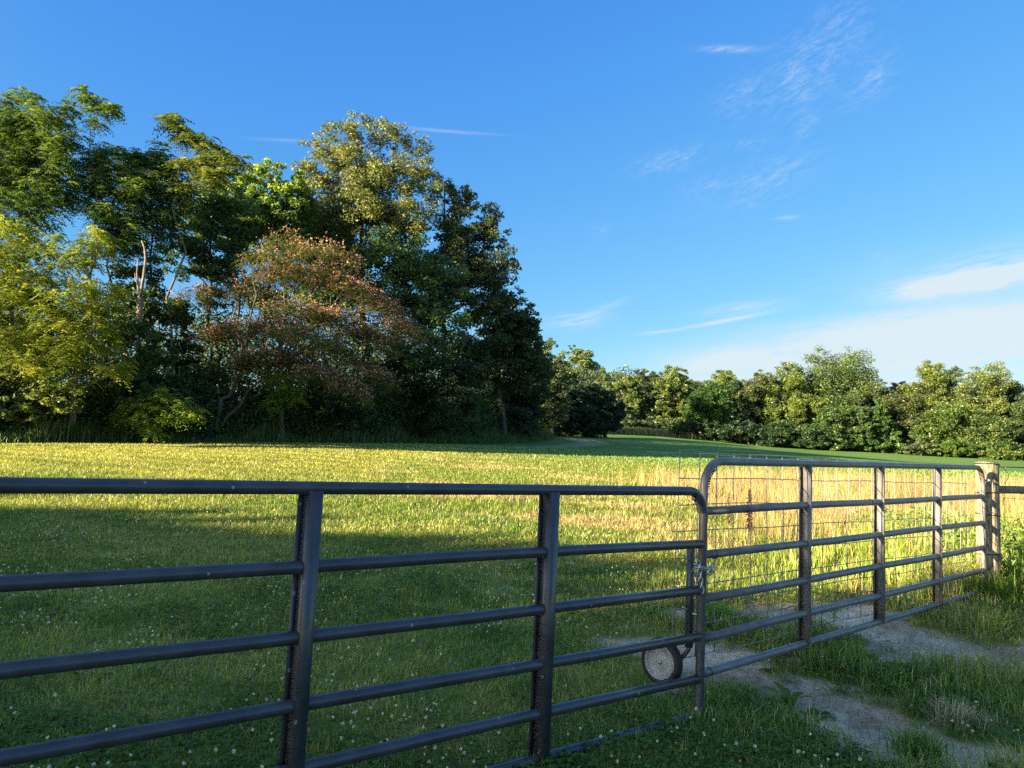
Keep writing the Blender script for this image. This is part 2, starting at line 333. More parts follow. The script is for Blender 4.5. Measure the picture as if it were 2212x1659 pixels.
# ---- ground sheet
def axis(segs):
    a = [segs[0][0]]
    for s0, s1, st in segs:
        n = max(1, int(round((s1 - s0) / st))); a += list(s0 + (s1 - s0) * (np.arange(1, n + 1) / n))
    return np.array(a)
xs = axis([(-420, -120, 25), (-120, -40, 4), (-40, -10, .8), (-10, -1, .25), (-1, 7.5, .06), (7.5, 12, .2), (12, 45, .8), (45, 130, 4), (130, 420, 25)])
ys = axis([(-90, -10, 6), (-10, 1.5, .8), (1.5, 3, .15), (3, 9, .06), (9, 16, .14), (16, 50, .5), (50, 180, 3), (180, 520, 30)])
GX, GY = np.meshgrid(xs, ys); GZ = gh(GX, GY)
DM = dirt(GX, GY); GZ = GZ - .02 * DM + .035 * (fbm(GX, GY, .35, 9, 3) - .5) * DM
col = grass_albedo(GX, GY) * .95
dn = fbm(GX, GY, .5, 17, 4)[..., None]
dn = smooth(.3, .7, fbm(GX, GY, .6, 17, 4) * .6 + fbm(GX, GY, .14, 19, 2) * .4)[..., None]
dc = np.array([.56, .42, .28]) * (1 - dn) + np.array([.86, .71, .53]) * dn
col = col * (1 - DM[..., None]) + dc * DM[..., None]
ny, nx = GX.shape; idx = np.arange(nx * ny).reshape(ny, nx)
F = np.stack([idx[:-1, :-1].ravel(), idx[:-1, 1:].ravel(), idx[1:, 1:].ravel(), idx[1:, :-1].ravel()], 1)
m, nt, out = newmat('field_ground'); L = nt.links.new
a_ = N(nt, 'ShaderNodeAttribute', attribute_name='col'); tcg = N(nt, 'ShaderNodeTexCoord')
n1 = N(nt, 'ShaderNodeTexNoise'); n1.inputs['Scale'].default_value = 26; n1.inputs['Detail'].default_value = 9; n1.inputs['Roughness'].default_value = .7; L(tcg.outputs['Object'], n1.inputs[0])
n2 = N(nt, 'ShaderNodeTexNoise'); n2.inputs['Scale'].default_value = 2.3; n2.inputs['Detail'].default_value = 8; L(tcg.outputs['Object'], n2.inputs[0])
ad = N(nt, 'ShaderNodeMath', operation='ADD'); L(n1.outputs[0], ad.inputs[0]); L(n2.outputs[0], ad.inputs[1])
mr = N(nt, 'ShaderNodeMapRange'); mr.inputs[1].default_value = .65; mr.inputs[2].default_value = 1.35; mr.inputs[3].default_value = .55; mr.inputs[4].default_value = 1.45; L(ad.outputs[0], mr.inputs[0])
mu = N(nt, 'ShaderNodeVectorMath', operation='SCALE'); L(a_.outputs['Color'], mu.inputs[0]); L(mr.outputs[0], mu.inputs['Scale'])
b = N(nt, 'ShaderNodeBsdfPrincipled'); b.inputs['Roughness'].default_value = .95; b.inputs['Specular IOR Level'].default_value = .1; L(mu.outputs[0], b.inputs['Base Color'])
bp = N(nt, 'ShaderNodeBump'); bp.inputs['Strength'].default_value = .8; bp.inputs['Distance'].default_value = .03; L(n1.outputs[0], bp.inputs['Height']); L(bp.outputs[0], b.inputs['Normal'])
L(b.outputs[0], out.inputs[0])
gr = mesh_obj('ground', np.stack([GX.ravel(), GY.ravel(), GZ.ravel()], 1), F, m, None, col.reshape(-1, 3), True); tag(gr, kind='structure')

# ------------------------------------------------------------------ grass blades
def blades(name, X, Y, h, w, col, lean=.35, seg=2, bend=None, label=None, cat='grass', tipcol=None, z=None, build=True):
    n = len(X); a = rs.random(n) * 2 * PI; Z = gh(X, Y) - .012 if z is None else z
    h = np.broadcast_to(h, (n,)); w = np.broadcast_to(w, (n,))
    side = np.stack([np.cos(a), np.sin(a), np.zeros(n)], 1); la = a + PI / 2 + rs.normal(0, .6, n)
    ld = np.stack([np.cos(la), np.sin(la), np.zeros(n)], 1) * (np.abs(rs.normal(0, lean, n)) + .05)[:, None]
    up = np.array([0, 0, 1.0]); B = np.stack([X, Y, Z], 1); hh = h[:, None]; ww = w[:, None] * .5
    mid = B + hh * (.55 * up + .35 * ld); tip = B + hh * ((1 - .35 * (np.linalg.norm(ld, axis=1, keepdims=True)) ** 1.5) * up + 1.0 * ld)
    if seg == 1:
        V = np.stack([B - side * ww, B + side * ww, tip], 1).reshape(-1, 3); k = 3; Fs = [np.arange(n * 3).reshape(-1, 3)]
    else:
        V = np.stack([B - side * ww * .8, B + side * ww * .8, mid + side * ww, mid - side * ww, tip], 1).reshape(-1, 3); k = 5
        i = np.arange(n) * 5; Fs = [np.stack([i, i + 1, i + 2, i + 3], 1), np.stack([i + 3, i + 2, i + 4], 1)]
    br = np.clip(rs.normal(1, .24 - .14 * np.clip((Y - 8) / 14, 0, 1), n), .45, 1.7)[:, None]; c = col * br * (1.25 + .2 * smooth(10, 7, Y))[:, None]  # blades near the camera coloured lighter to lift the foreground shade
    cc = np.repeat(c, k, 0).reshape(n, k, 3)
    if tipcol is not None: cc[:, -1] = cc[:, -1] * .3 + tipcol * .7; 
    if not build: return V, Fs, cc.reshape(-1, 3)
    o = mesh_obj(name, V, Fs, M['grass'], None, cc.reshape(-1, 3)); tag(o, label, cat, kind='stuff'); return o
def fan(n, y0, y1, p, xl=-.78, xr=.78):   # random ground points, density per m2 falling as Y^-p
    e = 2 - p; u = rs.random(n); Y = (y0 ** e + u * (y1 ** e - y0 ** e)) ** (1 / e) if abs(e) > 1e-3 else y0 * (y1 / y0) ** u
    return (xl + (xr - xl) * rs.random(n)) * (Y + 1.8 + Y * 0), Y
FOREST = [(-60, 20), (-34, 31), (-23, 34.5), (-15.3, 42), (-9.2, 46.5), (-3, 56), (2.6, 74), (3.5, 90)]
def forest_side(X, Y): return Y > np.interp(X, [p[0] for p in FOREST], [p[1] for p in FOREST]) + .3
QN = GRASS_Q
# mown lawn
X, Y = fan(int(760000 * QN), 1.7, 50, 1.55)
dm = dirt(X, Y); md = meadow(X, Y); keep = (rs.random(len(X)) > dm * (1.02 - .55 * smooth(.6, .72, fbm(X, Y, .3, 123, 3)))) & (rs.random(len(X)) > md * .5) & ~forest_side(X, Y)
tuft = fbm(X, Y, .22, 120, 3)
keep &= rs.random(len(X)) < smooth(.25, .55, tuft + .15)
X, Y, dm, tuft, md = X[keep], Y[keep], dm[keep], tuft[keep], md[keep]
sc_ = np.maximum(1, Y / 4.5)
h = (.035 + .05 * tuft) * (1 + .5 * rs.random(len(X))) * (1 + .04 * (sc_ - 1)) * (1 - .4 * (dm > .3))
lng = smooth(.8, 2.2, X) * smooth(9, 6.5, Y) * (1 + 1.1 * smooth(.45, .62, fbm(X, Y, .45, 125, 2))); h = h * (1 + .75 * lng * (1 - np.clip(dirt(X, Y - .18) * 1.5, 0, 1)))
w_ = .0042 * sc_ ** .8 * (.7 + .6 * rs.random(len(X)))
colr = grass_albedo(X, Y); dry = rs.random(len(X)) < .12; colr[dry] = np.array([.30, .25, .13])
near = smooth(8, 4.5, Y)
blades('lawn_grass', X, Y, h, w_, colr * 1.12, 1.1, 2, label='short mown green and yellow lawn grass across the field', tipcol=None)
# long grass of the meadow
X, Y = fan(int(330000 * QN), 7.5, 60, 1.2, -.25, .8)
md = meadow(X, Y); k = (rs.random(len(X)) < md * (1 - smooth(30, 38, Y)) ) & (rs.random(len(X)) > dirt(X, Y) * 1.02)
cl = fbm(X, Y, .5, 130, 3); k &= rs.random(len(X)) < smooth(.3, .6, cl + .05)
X, Y, cl = X[k], Y[k], cl[k]; sc_ = np.maximum(1, Y / 8)
sn = smooth(.54, .66, fbm(X * .5, Y, 1.7, 101, 4) * .75 + cl * .25)
h = (.05 + .22 * cl * cl) * (.7 + .6 * rs.random(len(X))) * (1 - .35 * smooth(16, 30, Y))
colr = np.array([.17, .23, .045]) * (1 - sn[:, None]) + np.array([.36, .295, .14]) * sn[:, None]
blades('meadow_grass', X, Y, h, .006 * sc_ ** .8, colr, 1.1, 2, label='unmown knee-high grass, part green and part dry straw, in mid field')
# tall dry straw with seed heads
X, Y = fan(int(150000 * QN), 9.5, 28, .9, .05, .86)
s = straw(X, Y); k = rs.random(len(X)) < s * .9; X, Y = X[k], Y[k]; cl = fbm(X, Y, .7, 140, 3)
k = rs.random(len(X)) < smooth(.32, .55, cl); X, Y, cl = X[k], Y[k], cl[k]
pt = fbm(X, Y * .6, 1.3, 143, 3)[:, None]
h = (.28 + .45 * cl + .2 * smooth(5, 9, X)) * (.6 + .6 * rs.random(len(X)))
g = (rs.random(len(X)) < .22)[:, None]; colr = np.where(g, np.array([.17, .21, .05]), np.array([.42, .31, .16]) * (1 - smooth(.5, .66, pt)) + np.array([.30, .21, .11]) * smooth(.5, .66, pt)); colr = np.where((pt < .38) & (rs.random((len(X), 1)) < .5), np.array([.18, .22, .05]), colr)
blades('tall_dry_grass', X, Y, h, .006 * np.maximum(1, Y / 13), colr, .5, 2, label='tall dry straw-coloured grass standing behind the open farther gate', tipcol=np.array([.40, .30, .17]))
# tall green grass and weeds beside the post
X = 2.6 + rs.random(int(90000 * QN)) * 8; Y = 6.6 + rs.random(len(X)) * 9
s = np.maximum(tallgreen(X, Y), 0); k = rs.random(len(X)) < s * (1 - dirt(X, Y)); X, Y = X[k], Y[k]; cl = fbm(X, Y, .4, 150, 3)
k = rs.random(len(X)) < smooth(.3, .5, cl); X, Y, cl = X[k], Y[k], cl[k]
h = (.12 + .62 * cl * smooth(3.0, 4.8, X)) * (.6 + .6 * rs.random(len(X)))
mixc = (rs.random(len(X)) < .3)[:, None]; colr = np.where(mixc, np.array([.42, .34, .14]), np.array([.17, .25, .035]))
blades('tall_green_grass', X, Y, h, .008, colr, .35, 2, label='tall lush green grass seen through the farther gate next to the post')
X = 4.9 + rs.random(int(30000 * QN)) * 6; Y = 6.8 + rs.random(len(X)) * 6
s = weeds(X, Y); k = rs.random(len(X)) < s; X, Y = X[k], Y[k]
h = (.25 + .5 * rs.random(len(X))) * (.6 + .8 * fbm(X, Y, .6, 160, 2)) * .75; mixc = (rs.random(len(X)) < .25)[:, None]
Vb, Fb, Cb = blades('x', X, Y, h, .011, np.where(mixc, np.array([.38, .28, .13]), np.array([.12, .21, .035])), .4, 2, build=False)
n = int(16000 * QN); Xl = 4.9 + rs.random(n) * 5; Yl = 6.9 + rs.random(n) * 5; k = rs.random(n) < weeds(Xl, Yl); Xl, Yl = Xl[k], Yl[k]; n = len(Xl)
Zl = gh(Xl, Yl) + (.10 + .52 * rs.random(n)) * (.5 + .9 * fbm(Xl, Yl, .6, 160, 2)); A = rs.normal(0, 1, (n, 3)); A[:, 2] -= .5; A /= np.linalg.norm(A, axis=1, keepdims=True)
Bl = np.cross(A, rs.normal(0, 1, (n, 3))); Bl /= np.linalg.norm(Bl, axis=1, keepdims=True); s9 = .03 + .03 * rs.random((n, 1)); Pl = np.stack([Xl, Yl, Zl], 1); A *= s9; Bl *= s9 * .28
Vl = np.stack([Pl - A, Pl + Bl, Pl + A, Pl - Bl], 1).reshape(-1, 3); Cl = np.repeat(np.array([.15, .24, .045]) * (.6 + .8 * rs.random((n, 1))), 4, 0)
Fb = [Fb[0], Fb[1], np.arange(len(Vl)).reshape(-1, 4) + len(Vb)]; Vb = np.vstack([Vb, Vl]); Cb = np.vstack([Cb, Cl])
o = mesh_obj('weeds', Vb, Fb, M['grass'], None, Cb); tag(o, 'dense patch of grassy green weeds to the right of the wooden post', 'weeds', kind='stuff')
# verge of long grass along the wood
t = rs.random(int(110000 * QN)); fx = np.array([p[0] for p in FOREST]); fy = np.array([p[1] for p in FOREST])
s_ = np.concatenate([[0], np.cumsum(np.hypot(np.diff(fx), np.diff(fy)))]); q = 20 + t * (s_[-1] - 20)
X = np.interp(q, s_, fx) + rs.normal(0, .5, len(q)); Y = np.interp(q, s_, fy) - .8 + rs.normal(0, .7, len(q)) + fbm(X, X * .3, 2, 7, 2)
h = (.15 + 1.5 * fbm(X, Y, 1.5, 170, 3) ** 1.5) * (.6 + .6 * rs.random(len(X)))
blades('verge_grass', X, Y, h, .03, np.array([.085, .14, .035]) * (.8 + .4 * rs.random((len(X), 1))), .35, 2, label='strip of long dark grass along the foot of the near wood')
t = rs.random(int(14000 * QN)); X = 2 + t * 32; Y = np.interp(X, [2, 12, 34], [88, 122, 132]) + rs.normal(0, 1, len(t))
blades('pale_verge_grass', X, Y, .7 + .8 * rs.random(len(t)), .09, np.array([.2, .19, .075]) * (.7 + .5 * rs.random((len(t), 1))), .3, 1, label='pale dry grass strip at the far end of the field below the dark trees')
# crumbs of soil and small stones on the track
X = .2 + rs.random(60000) * 7.5; Y = 3.2 + rs.random(len(X)) * 6; k = (dirt(X, Y) > .35) & (rs.random(len(X)) < .1 + .9 * smooth(.5, .62, fbm(X, Y, .4, 410, 3))); X, Y = X[k][:9000], Y[k][:9000]; n = len(X)
r = .0022 + .008 * rs.random(n) ** 4; octv = np.array([[1, 0, 0], [0, 1, 0], [-1, 0, 0], [0, -1, 0], [0, 0, .7], [0, 0, -.7]]); a = rs.random(n) * PI
Rm = np.stack([np.stack([np.cos(a), -np.sin(a), a * 0], 1), np.stack([np.sin(a), np.cos(a), a * 0], 1), np.stack([a * 0, a * 0, a * 0 + 1], 1)], 1)
V = (np.einsum('nij,kj->nki', Rm, octv) * (r[:, None, None] * (.7 + .6 * rs.random((n, 6, 1)))) + np.stack([X, Y, gh(X, Y) - .02 * dirt(X, Y) + r * .3], 1)[:, None]).reshape(-1, 3)
ft = np.array([[0, 1, 4], [1, 2, 4], [2, 3, 4], [3, 0, 4], [1, 0, 5], [2, 1, 5], [3, 2, 5], [0, 3, 5]]); Fq = (np.arange(n)[:, None, None] * 6 + ft[None]).reshape(-1, 3)
o = mesh_obj('soil_crumbs', V, Fq, M['stone'], None); tag(o, 'crumbs of soil and grit on the bare track', 'grit', kind='stuff')
# bleached clippings lying on the bare soil
X = .2 + rs.random(150000) * 7.5; Y = 3.2 + rs.random(len(X)) * 6; k = dirt(X, Y) > .12; k &= rs.random(len(X)) < .25 + .75 * smooth(.48, .6, fbm(X, Y, .3, 400, 3)); X, Y = X[k][:26000], Y[k][:26000]; n = len(X)
a = rs.random(n) * PI; ln_ = .012 + .04 * rs.random(n) ** 2; P = np.stack([X, Y, gh(X, Y) - .02 * dirt(X, Y) + .006 + .006 * rs.random(n)], 1)
A = np.stack([np.cos(a), np.sin(a), rs.normal(0, .15, n)], 1) * ln_[:, None]; Bv = np.stack([-np.sin(a), np.cos(a), np.zeros(n)], 1) * .0013
V = np.stack([P - A, P + Bv, P + A, P - Bv], 1).reshape(-1, 3)
o = mesh_obj('dry_clippings', V, np.arange(len(V)).reshape(-1, 4), M['grass'], None, np.repeat(np.array([.30, .24, .16]) * (.3 + 1.0 * rs.random((n, 1))), 4, 0)); tag(o, 'dry grass clippings strewn over the bare soil track', 'grass clippings', kind='stuff')
# ------------------------------------------------------------------ clover: leaves and white heads
def quads_at(P, A, Bv):                   # diamond quads from centre, long half axis, short half axis
    V = np.stack([P - A, P + Bv, P + A, P - Bv], 1).reshape(-1, 3); return V, np.arange(len(V)).reshape(-1, 4)
X, Y = fan(int(95000 * QN), 1.9, 10, 1.0)
dens = smooth(.42, .62, fbm(X, Y, .8, 180, 3)) * .7 + smooth(4.6, 3.4, Y) * .8; k = (rs.random(len(X)) < dens * (1 - smooth(6, 9, Y) * .6)) & (dirt(X, Y) < .3) & (meadow(X, Y) < .5)
X, Y = X[k], Y[k]; n = len(X); Z = gh(X, Y) + .03 + .035 * rs.random(n)
V = []; 
for j in range(3):
    a = rs.random(n) * .6 + j * 2.09 + X * 50; r = .011 * (.8 + .5 * rs.random(n))
    P = np.stack([X + np.cos(a) * r, Y + np.sin(a) * r, Z], 1)
    A = np.stack([np.cos(a) * r, np.sin(a) * r, rs.normal(0, .3, n) * r], 1); Bv = np.stack([-np.sin(a) * r * .8, np.cos(a) * r * .8, rs.normal(0, .3, n) * r], 1)
    V.append(quads_at(P, A, Bv)[0])
V = np.vstack(V); o = mesh_obj('clover_leaves', V, np.arange(len(V)).reshape(-1, 4), M['leaf'], None, np.repeat(np.tile(np.array([.09, .18, .028]) * (.7 + .6 * rs.random((n, 1))), (3, 1)), 4, 0))
tag(o, 'low dark green clover leaves in the foreground lawn', 'clover', kind='stuff')
# heads
X, Y = fan(int(12000), 2.0, 16, 1.1)
d = smooth(.53, .63, fbm(X, Y, .9, 190, 3)) * .8 + .02 + .6 * smooth(4.5, 3.6, Y) * smooth(.2, 1.4, X) 
k = (rs.random(len(X)) < d) & (dirt(X, Y) < .35) & (meadow(X, Y) < .35); X, Y = X[k], Y[k]; n = len(X)
Z = gh(X, Y) + .055 + .05 * rs.random(n)
ph = []; 
for i in range(12):
    zz = 1 - 2 * (i + .5) / 12; aa = i * 2.4; ph.append([math.cos(aa) * math.sqrt(1 - zz * zz), math.sin(aa) * math.sqrt(1 - zz * zz), zz])
ph = np.array(ph); r = .0084 * (.6 + .6 * rs.random(n)) * np.maximum(1, Y / 14)
P = (np.stack([X, Y, Z], 1)[:, None] + ph[None] * (r * .55)[:, None, None]).reshape(-1, 3)
A = rs.normal(0, 1, P.shape); A /= np.linalg.norm(A, axis=1, keepdims=True); A *= np.repeat(r, 12)[:, None] * .75
Bv = np.cross(A, rs.normal(0, 1, P.shape)); Bv /= np.linalg.norm(Bv, axis=1, keepdims=True); Bv *= np.repeat(r, 12)[:, None] * .5
V, Fq = quads_at(P, A, Bv); hc = np.repeat(np.where(rs.random((n, 1)) < .15, np.array([.55, .4, .36]), np.array([.72, .72, .62])), 48, 0)
st = MB()
o = mesh_obj('clover_flowers', V, Fq, M['leaf'], None, hc); tag(o, 'small white clover heads scattered through the foreground lawn', 'clover flowers', kind='stuff')
# ------------------------------------------------------------------ trees
def leafquads(P, size, droop=0.0, aspect=.45, rng=rs):
    n = len(P); A = rng.normal(0, 1, (n, 3)); A[:, 2] = A[:, 2] * .6 - droop; A /= np.linalg.norm(A, axis=1, keepdims=True)
    Bv = np.cross(A, rng.normal(0, 1, (n, 3))); Bv /= np.maximum(np.linalg.norm(Bv, axis=1, keepdims=True), 1e-6)
    s = size * (.6 + .8 * rng.random((n, 1))); return quads_at(P, A * s * .5, Bv * s * .5 * aspect)
def fronds(P, D, length, nl=7, leaf=.13, rng=rs):
    """pinnate leaves: P start, D outward direction; nl pairs of narrow leaflets along a drooping rachis"""
    n = len(P); D = D / np.linalg.norm(D, axis=1, keepdims=True); Ls = length * (.6 + .7 * rng.random((n, 1)))
    out = []; side = np.cross(D, np.array([0, 0, 1.0])); side /= np.maximum(np.linalg.norm(side, axis=1, keepdims=True), 1e-6)
    for i in range(nl):
        t = (i + 1) / nl; c = P + D * Ls * t + np.array([0, 0, -1.0]) * Ls * .55 * t * t
        for s in (-1, 1):
            A = side * s * .9 + D * .35 + np.array([0, 0, -.45]) + rng.normal(0, .18, (n, 3)); A /= np.linalg.norm(A, axis=1, keepdims=True)
            ln = leaf * (1.1 - .5 * abs(t - .45)) ; Bv = np.cross(A, rng.normal(0, 1, (n, 3)) + np.array([0, 0, 2.0])); Bv /= np.linalg.norm(Bv, axis=1, keepdims=True)
            out.append(quads_at(c + A * ln * .5, A * ln * .5, D * ln * .22 + Bv * ln * .07)[0])
    V = np.vstack(out); return V
def lobes_px(lst, D, yscale=1.0):
    """lobes given as photo x, y, radius (and depth offset) -> centre and real radius in metres"""
    r = []
    for l in lst:
        px, py, pr = l[:3]; dy = l[3] if len(l) > 3 else 0
        c = at(px, py, D + dy); dist = (c - Vector((0, 0, ZC))).length; r.append((np.array(c), pr * dist / FPX * 1.0))
    return r
def wiggle(p0, p1, n=6, amp=.06, sag=0.0, rng=rs):
    p0 = np.array(p0, float); p1 = np.array(p1, float); L_ = np.linalg.norm(p1 - p0); t = np.linspace(0, 1, n)[:, None]
    P = p0 + (p1 - p0) * t; off = rng.normal(0, amp * L_, (n, 3)) * np.sin(PI * t); P = P + off; P[:, 2:] += sag * L_ * np.sin(PI * t) ; return P
def tree(name, label, cat, D, base, lobes, leafcol, leaf=.15, n_pad=16, per_pad=70, kind='quad', trunk_r=.18, bark='bark', top=None, group=None, pad_r=.30, flat=.65, colvar=.25, seed=0, base_y=None, droop=.2, limb=.35, kmat='leaf', aspect=.5, shell=.55, extra=None, stems=True):
    rng = np.random.default_rng(1000 + seed)
    lb = lobes_px(lobes, D)
    if isinstance(base, (int, float)):
        g = at(base, 900, D + 1.8); bx, by = g.x, g.y
    else: bx, by = base
    bz = G(bx, by); root = empty(name, (bx, by, bz), label, cat, group)
    leafcol = np.array(leafcol) * 1.2; topc = max(lb, key=lambda q: q[0][2] + q[1])
    zmin = min(q[0][2] - q[1] for q in lb)
    # trunk
    tb = MB(); tp = topc[0] if top is None else np.array(at(top[0], top[1], D))
    H = tp[2] - bz; P = wiggle((bx, by, bz - .15), tp, 9, .018, 0, rng); rad = trunk_r * (1 - np.linspace(0, 1, 9) * .86); rad[0] *= 1.35
    tb.tube(P, rad, 8)
    padP, padR, padL = [], [], []
    for ci, R in lb:
        m = max(4, int(PADQ * n_pad * (R / 2.2) ** 1.5)) if kind != 'frond' else max(4, int(PADQ * n_pad * (R / 1.6) ** 1.6))
        d = rng.normal(0, 1, (m, 3)); d /= np.linalg.norm(d, axis=1, keepdims=True)
        rr = R * (shell + (1.08 - shell) * rng.random((m, 1)) ** .7)
        pp = ci + d * rr * np.array([1, 1, .95]); padP.append(pp); padR.append(np.full(m, R * pad_r) * (.6 + .7 * rng.random(m))); 
        # limb to this lobe
        if stems:
            zi = ci[2] - .9 * R; j = int(np.argmin(np.abs(P[:, 2] - max(zi, bz + .18 * H)) + (P[:, 2] > ci[2] - .15 * R) * 50)); s0 = P[j]; r0 = rad[j] * .62
            LP = wiggle(s0, ci, 6, .05, .04, rng); tb.tube(LP, r0 * np.linspace(1, .35, 6), 5, cap=False)
            for q in pp[: max(3, int(m * limb))]:
                k2 = rng.integers(2, 6); BP = wiggle(LP[k2 if k2 < 6 else 5], q, 4, .07, .03, rng); tb.tube(BP, max(.012, r0 * .28) * np.linspace(1, .3, 4), 4, cap=False)
    padP = np.vstack(padP); padR = np.concatenate(padR); np_ = len(padP)
    tb.build('trunk', M[bark], root, True)
    tint = (1 + rng.normal(0, colvar, (np_, 1)) * np.array([1.1, .8, .5])).clip(.5, 1.7)
    if kind == 'frond':
        cnt = per_pad; pi = np.repeat(np.arange(np_), cnt); a = rng.random(len(pi)) * 2 * PI
        Pf = padP[pi] + rng.normal(0, 1, (len(pi), 3)) * padR[pi][:, None] * np.array([.55, .55, .4]); Df = np.stack([np.cos(a), np.sin(a), rng.normal(.15, .35, len(pi))], 1)
        nl = 6; V = fronds(Pf, Df, leaf * 3.6, nl, leaf, rng)
        base_c = leafcol * tint[pi] * np.clip(rng.normal(1, .15, (len(pi), 1)), .6, 1.5)
        c = np.repeat(np.tile(base_c, (nl * 2, 1)), 4, 0)
    else:
        vol = (padR / padR.mean()) ** 2; cnt = np.maximum(6, (per_pad * vol)).astype(int); pi = np.repeat(np.arange(np_), cnt)
        g_ = rng.normal(0, 1, (len(pi), 3)); g_ /= np.linalg.norm(g_, axis=1, keepdims=True); g_ *= rng.random((len(pi), 1)) ** .45
        Pl = padP[pi] + g_ * padR[pi][:, None] * np.array([1.15, 1.15, flat])
        V, _ = leafquads(Pl, leaf, droop, aspect, rng)
        c = np.repeat(leafcol * tint[pi] * np.clip(rng.normal(1, .2, (len(pi), 1)), .5, 1.7), 4, 0)
    mesh_obj('crown', V, np.arange(len(V)).reshape(-1, 4), M[kmat], root, c)
    return root, padP, padR
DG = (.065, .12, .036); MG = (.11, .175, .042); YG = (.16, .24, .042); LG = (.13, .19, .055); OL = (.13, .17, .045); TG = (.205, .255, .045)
WG = 'trees of the near wood on the left'
Q = TREE_Q
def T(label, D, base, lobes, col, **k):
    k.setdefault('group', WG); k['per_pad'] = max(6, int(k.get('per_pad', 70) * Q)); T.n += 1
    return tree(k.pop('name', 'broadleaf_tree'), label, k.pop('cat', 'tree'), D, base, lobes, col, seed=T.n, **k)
T.n = 0
# --- upper left, feathery pinnate leaves
T('tall feathery-leaved tree cut by the left edge, its dark crown against the sky', 38, 70, [(20, 250, 48), (85, 262, 42), (10, 330, 60), (90, 350, 60), (60, 430, 65), (130, 300, 34), (-60, 330, 80), (-40, 450, 80)], MG, kind='frond', leaf=.18, n_pad=30, per_pad=15, trunk_r=.16, bark='palebark', shell=.3)
T('thin pale-stemmed feathery tree with the highest tufted top, second from the left edge', 38.5, 240, [(185, 205, 18), (150, 228, 13), (228, 232, 15), (200, 255, 15), (136, 262, 14), (240, 238, 9), (205, 220, 14)], MG, kind='frond', leaf=.18, n_pad=24, per_pad=12, trunk_r=.11, bark='palebark', shell=.2, top=(196, 235), limb=.6)
T('leafy feathery tree standing just right of the highest tufted top', 39.5, 275, [(245, 355, 38), (205, 350, 34), (285, 400, 44), (240, 430, 50), (180, 410, 40), (250, 500, 50)], MG, kind='frond', leaf=.18, n_pad=28, per_pad=14, trunk_r=.12, bark='palebark', shell=.3)
T('dark rounded feathery tree between the two thin tufted tops', 41, 330, [(330, 345, 34), (300, 360, 34), (355, 390, 42), (330, 440, 52), (290, 520, 50), (370, 480, 44)], DG, kind='frond', leaf=.18, n_pad=28, per_pad=15, trunk_r=.12, bark='palebark', shell=.3)
T('thin pale-stemmed tree with a yellowish leaning tuft, left of the pink flowering tree', 40, 368, [(372, 256, 13), (390, 275, 13), (410, 300, 14), (445, 312, 15), (480, 338, 15), (508, 348, 10), (435, 355, 22), (386, 350, 12), (388, 405, 20), (462, 380, 20)], OL, kind='frond', leaf=.23, n_pad=42, per_pad=12, trunk_r=.12, bark='palebark', shell=.2, top=(392, 290), limb=.6)
T('dark green tree filling the gap above the left side of the pink flowering tree', 45, 470, [(450, 440, 50), (500, 480, 55), (450, 540, 55), (520, 560, 50), (400, 560, 45), (480, 620, 45)], DG, leaf=.21, n_pad=40, per_pad=95, shell=.35)
T('mid green tree between the leaning tufted tree and the broad olive crown', 48, 540, [(520, 420, 44), (480, 400, 36), (560, 470, 50), (610, 480, 50), (520, 500, 50), (650, 440, 40), (470, 460, 40), (420, 480, 40)], MG, leaf=.21, n_pad=40, per_pad=95, shell=.35)
T('light yellow-green tree peeking over the dark crowns left of the tallest crown', 47, 590, [(590, 372, 30), (555, 385, 30), (622, 390, 32), (545, 430, 40), (600, 440, 45), (640, 420, 30)], YG, leaf=.21, n_pad=40, per_pad=85, shell=.3)
# --- big trees in the middle
T('biggest tree of the wood, broad olive crown with the sunlit round top', 50, 790, [(780, 285, 36), (735, 308, 42), (690, 315, 30), (835, 300, 42), (895, 318, 32), (915, 350, 30), (690, 375, 48), (760, 390, 62), (840, 385, 62), (915, 400, 46), (700, 450, 55), (790, 470, 70), (880, 470, 60), (650, 355, 20)], (.125, .15, .05), leaf=.19, n_pad=44, per_pad=88, trunk_r=.32, shell=.3, limb=.6, flat=.8)
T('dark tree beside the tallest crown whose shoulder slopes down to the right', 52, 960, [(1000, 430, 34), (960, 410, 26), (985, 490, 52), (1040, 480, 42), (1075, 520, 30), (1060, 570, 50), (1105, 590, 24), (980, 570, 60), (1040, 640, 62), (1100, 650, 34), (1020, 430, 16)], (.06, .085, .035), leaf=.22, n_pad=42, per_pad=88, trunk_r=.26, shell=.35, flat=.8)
T('dark green tree standing directly behind the pink flowering tree', 53, 700, [(640, 500, 60), (700, 540, 70), (600, 560, 50), (760, 600, 70), (680, 640, 60), (590, 640, 50)], DG, leaf=.23, n_pad=42, per_pad=95, shell=.35)
T('deep green tree below the tallest crown, right of the pink flowering tree', 49, 880, [(850, 560, 70), (900, 620, 72), (950, 690, 66), (900, 740, 62), (830, 640, 50), (960, 610, 60)], DG, leaf=.22, n_pad=42, per_pad=100, shell=.4, trunk_r=.24)
T('dark low-branched tree at the right shoulder of the wood, leaves reaching the sky gap', 60, 1090, [(1130, 685, 34), (1150, 730, 26), (1090, 730, 52), (1140, 780, 40), (1060, 790, 56), (1160, 720, 14), (1000, 770, 50), (1120, 740, 46, 2), (1140, 700, 26), (1080, 700, 50, 2), (1130, 800, 50, 2)], (.055, .085, .035), leaf=.26, n_pad=42, per_pad=85, shell=.35, trunk_r=.22)
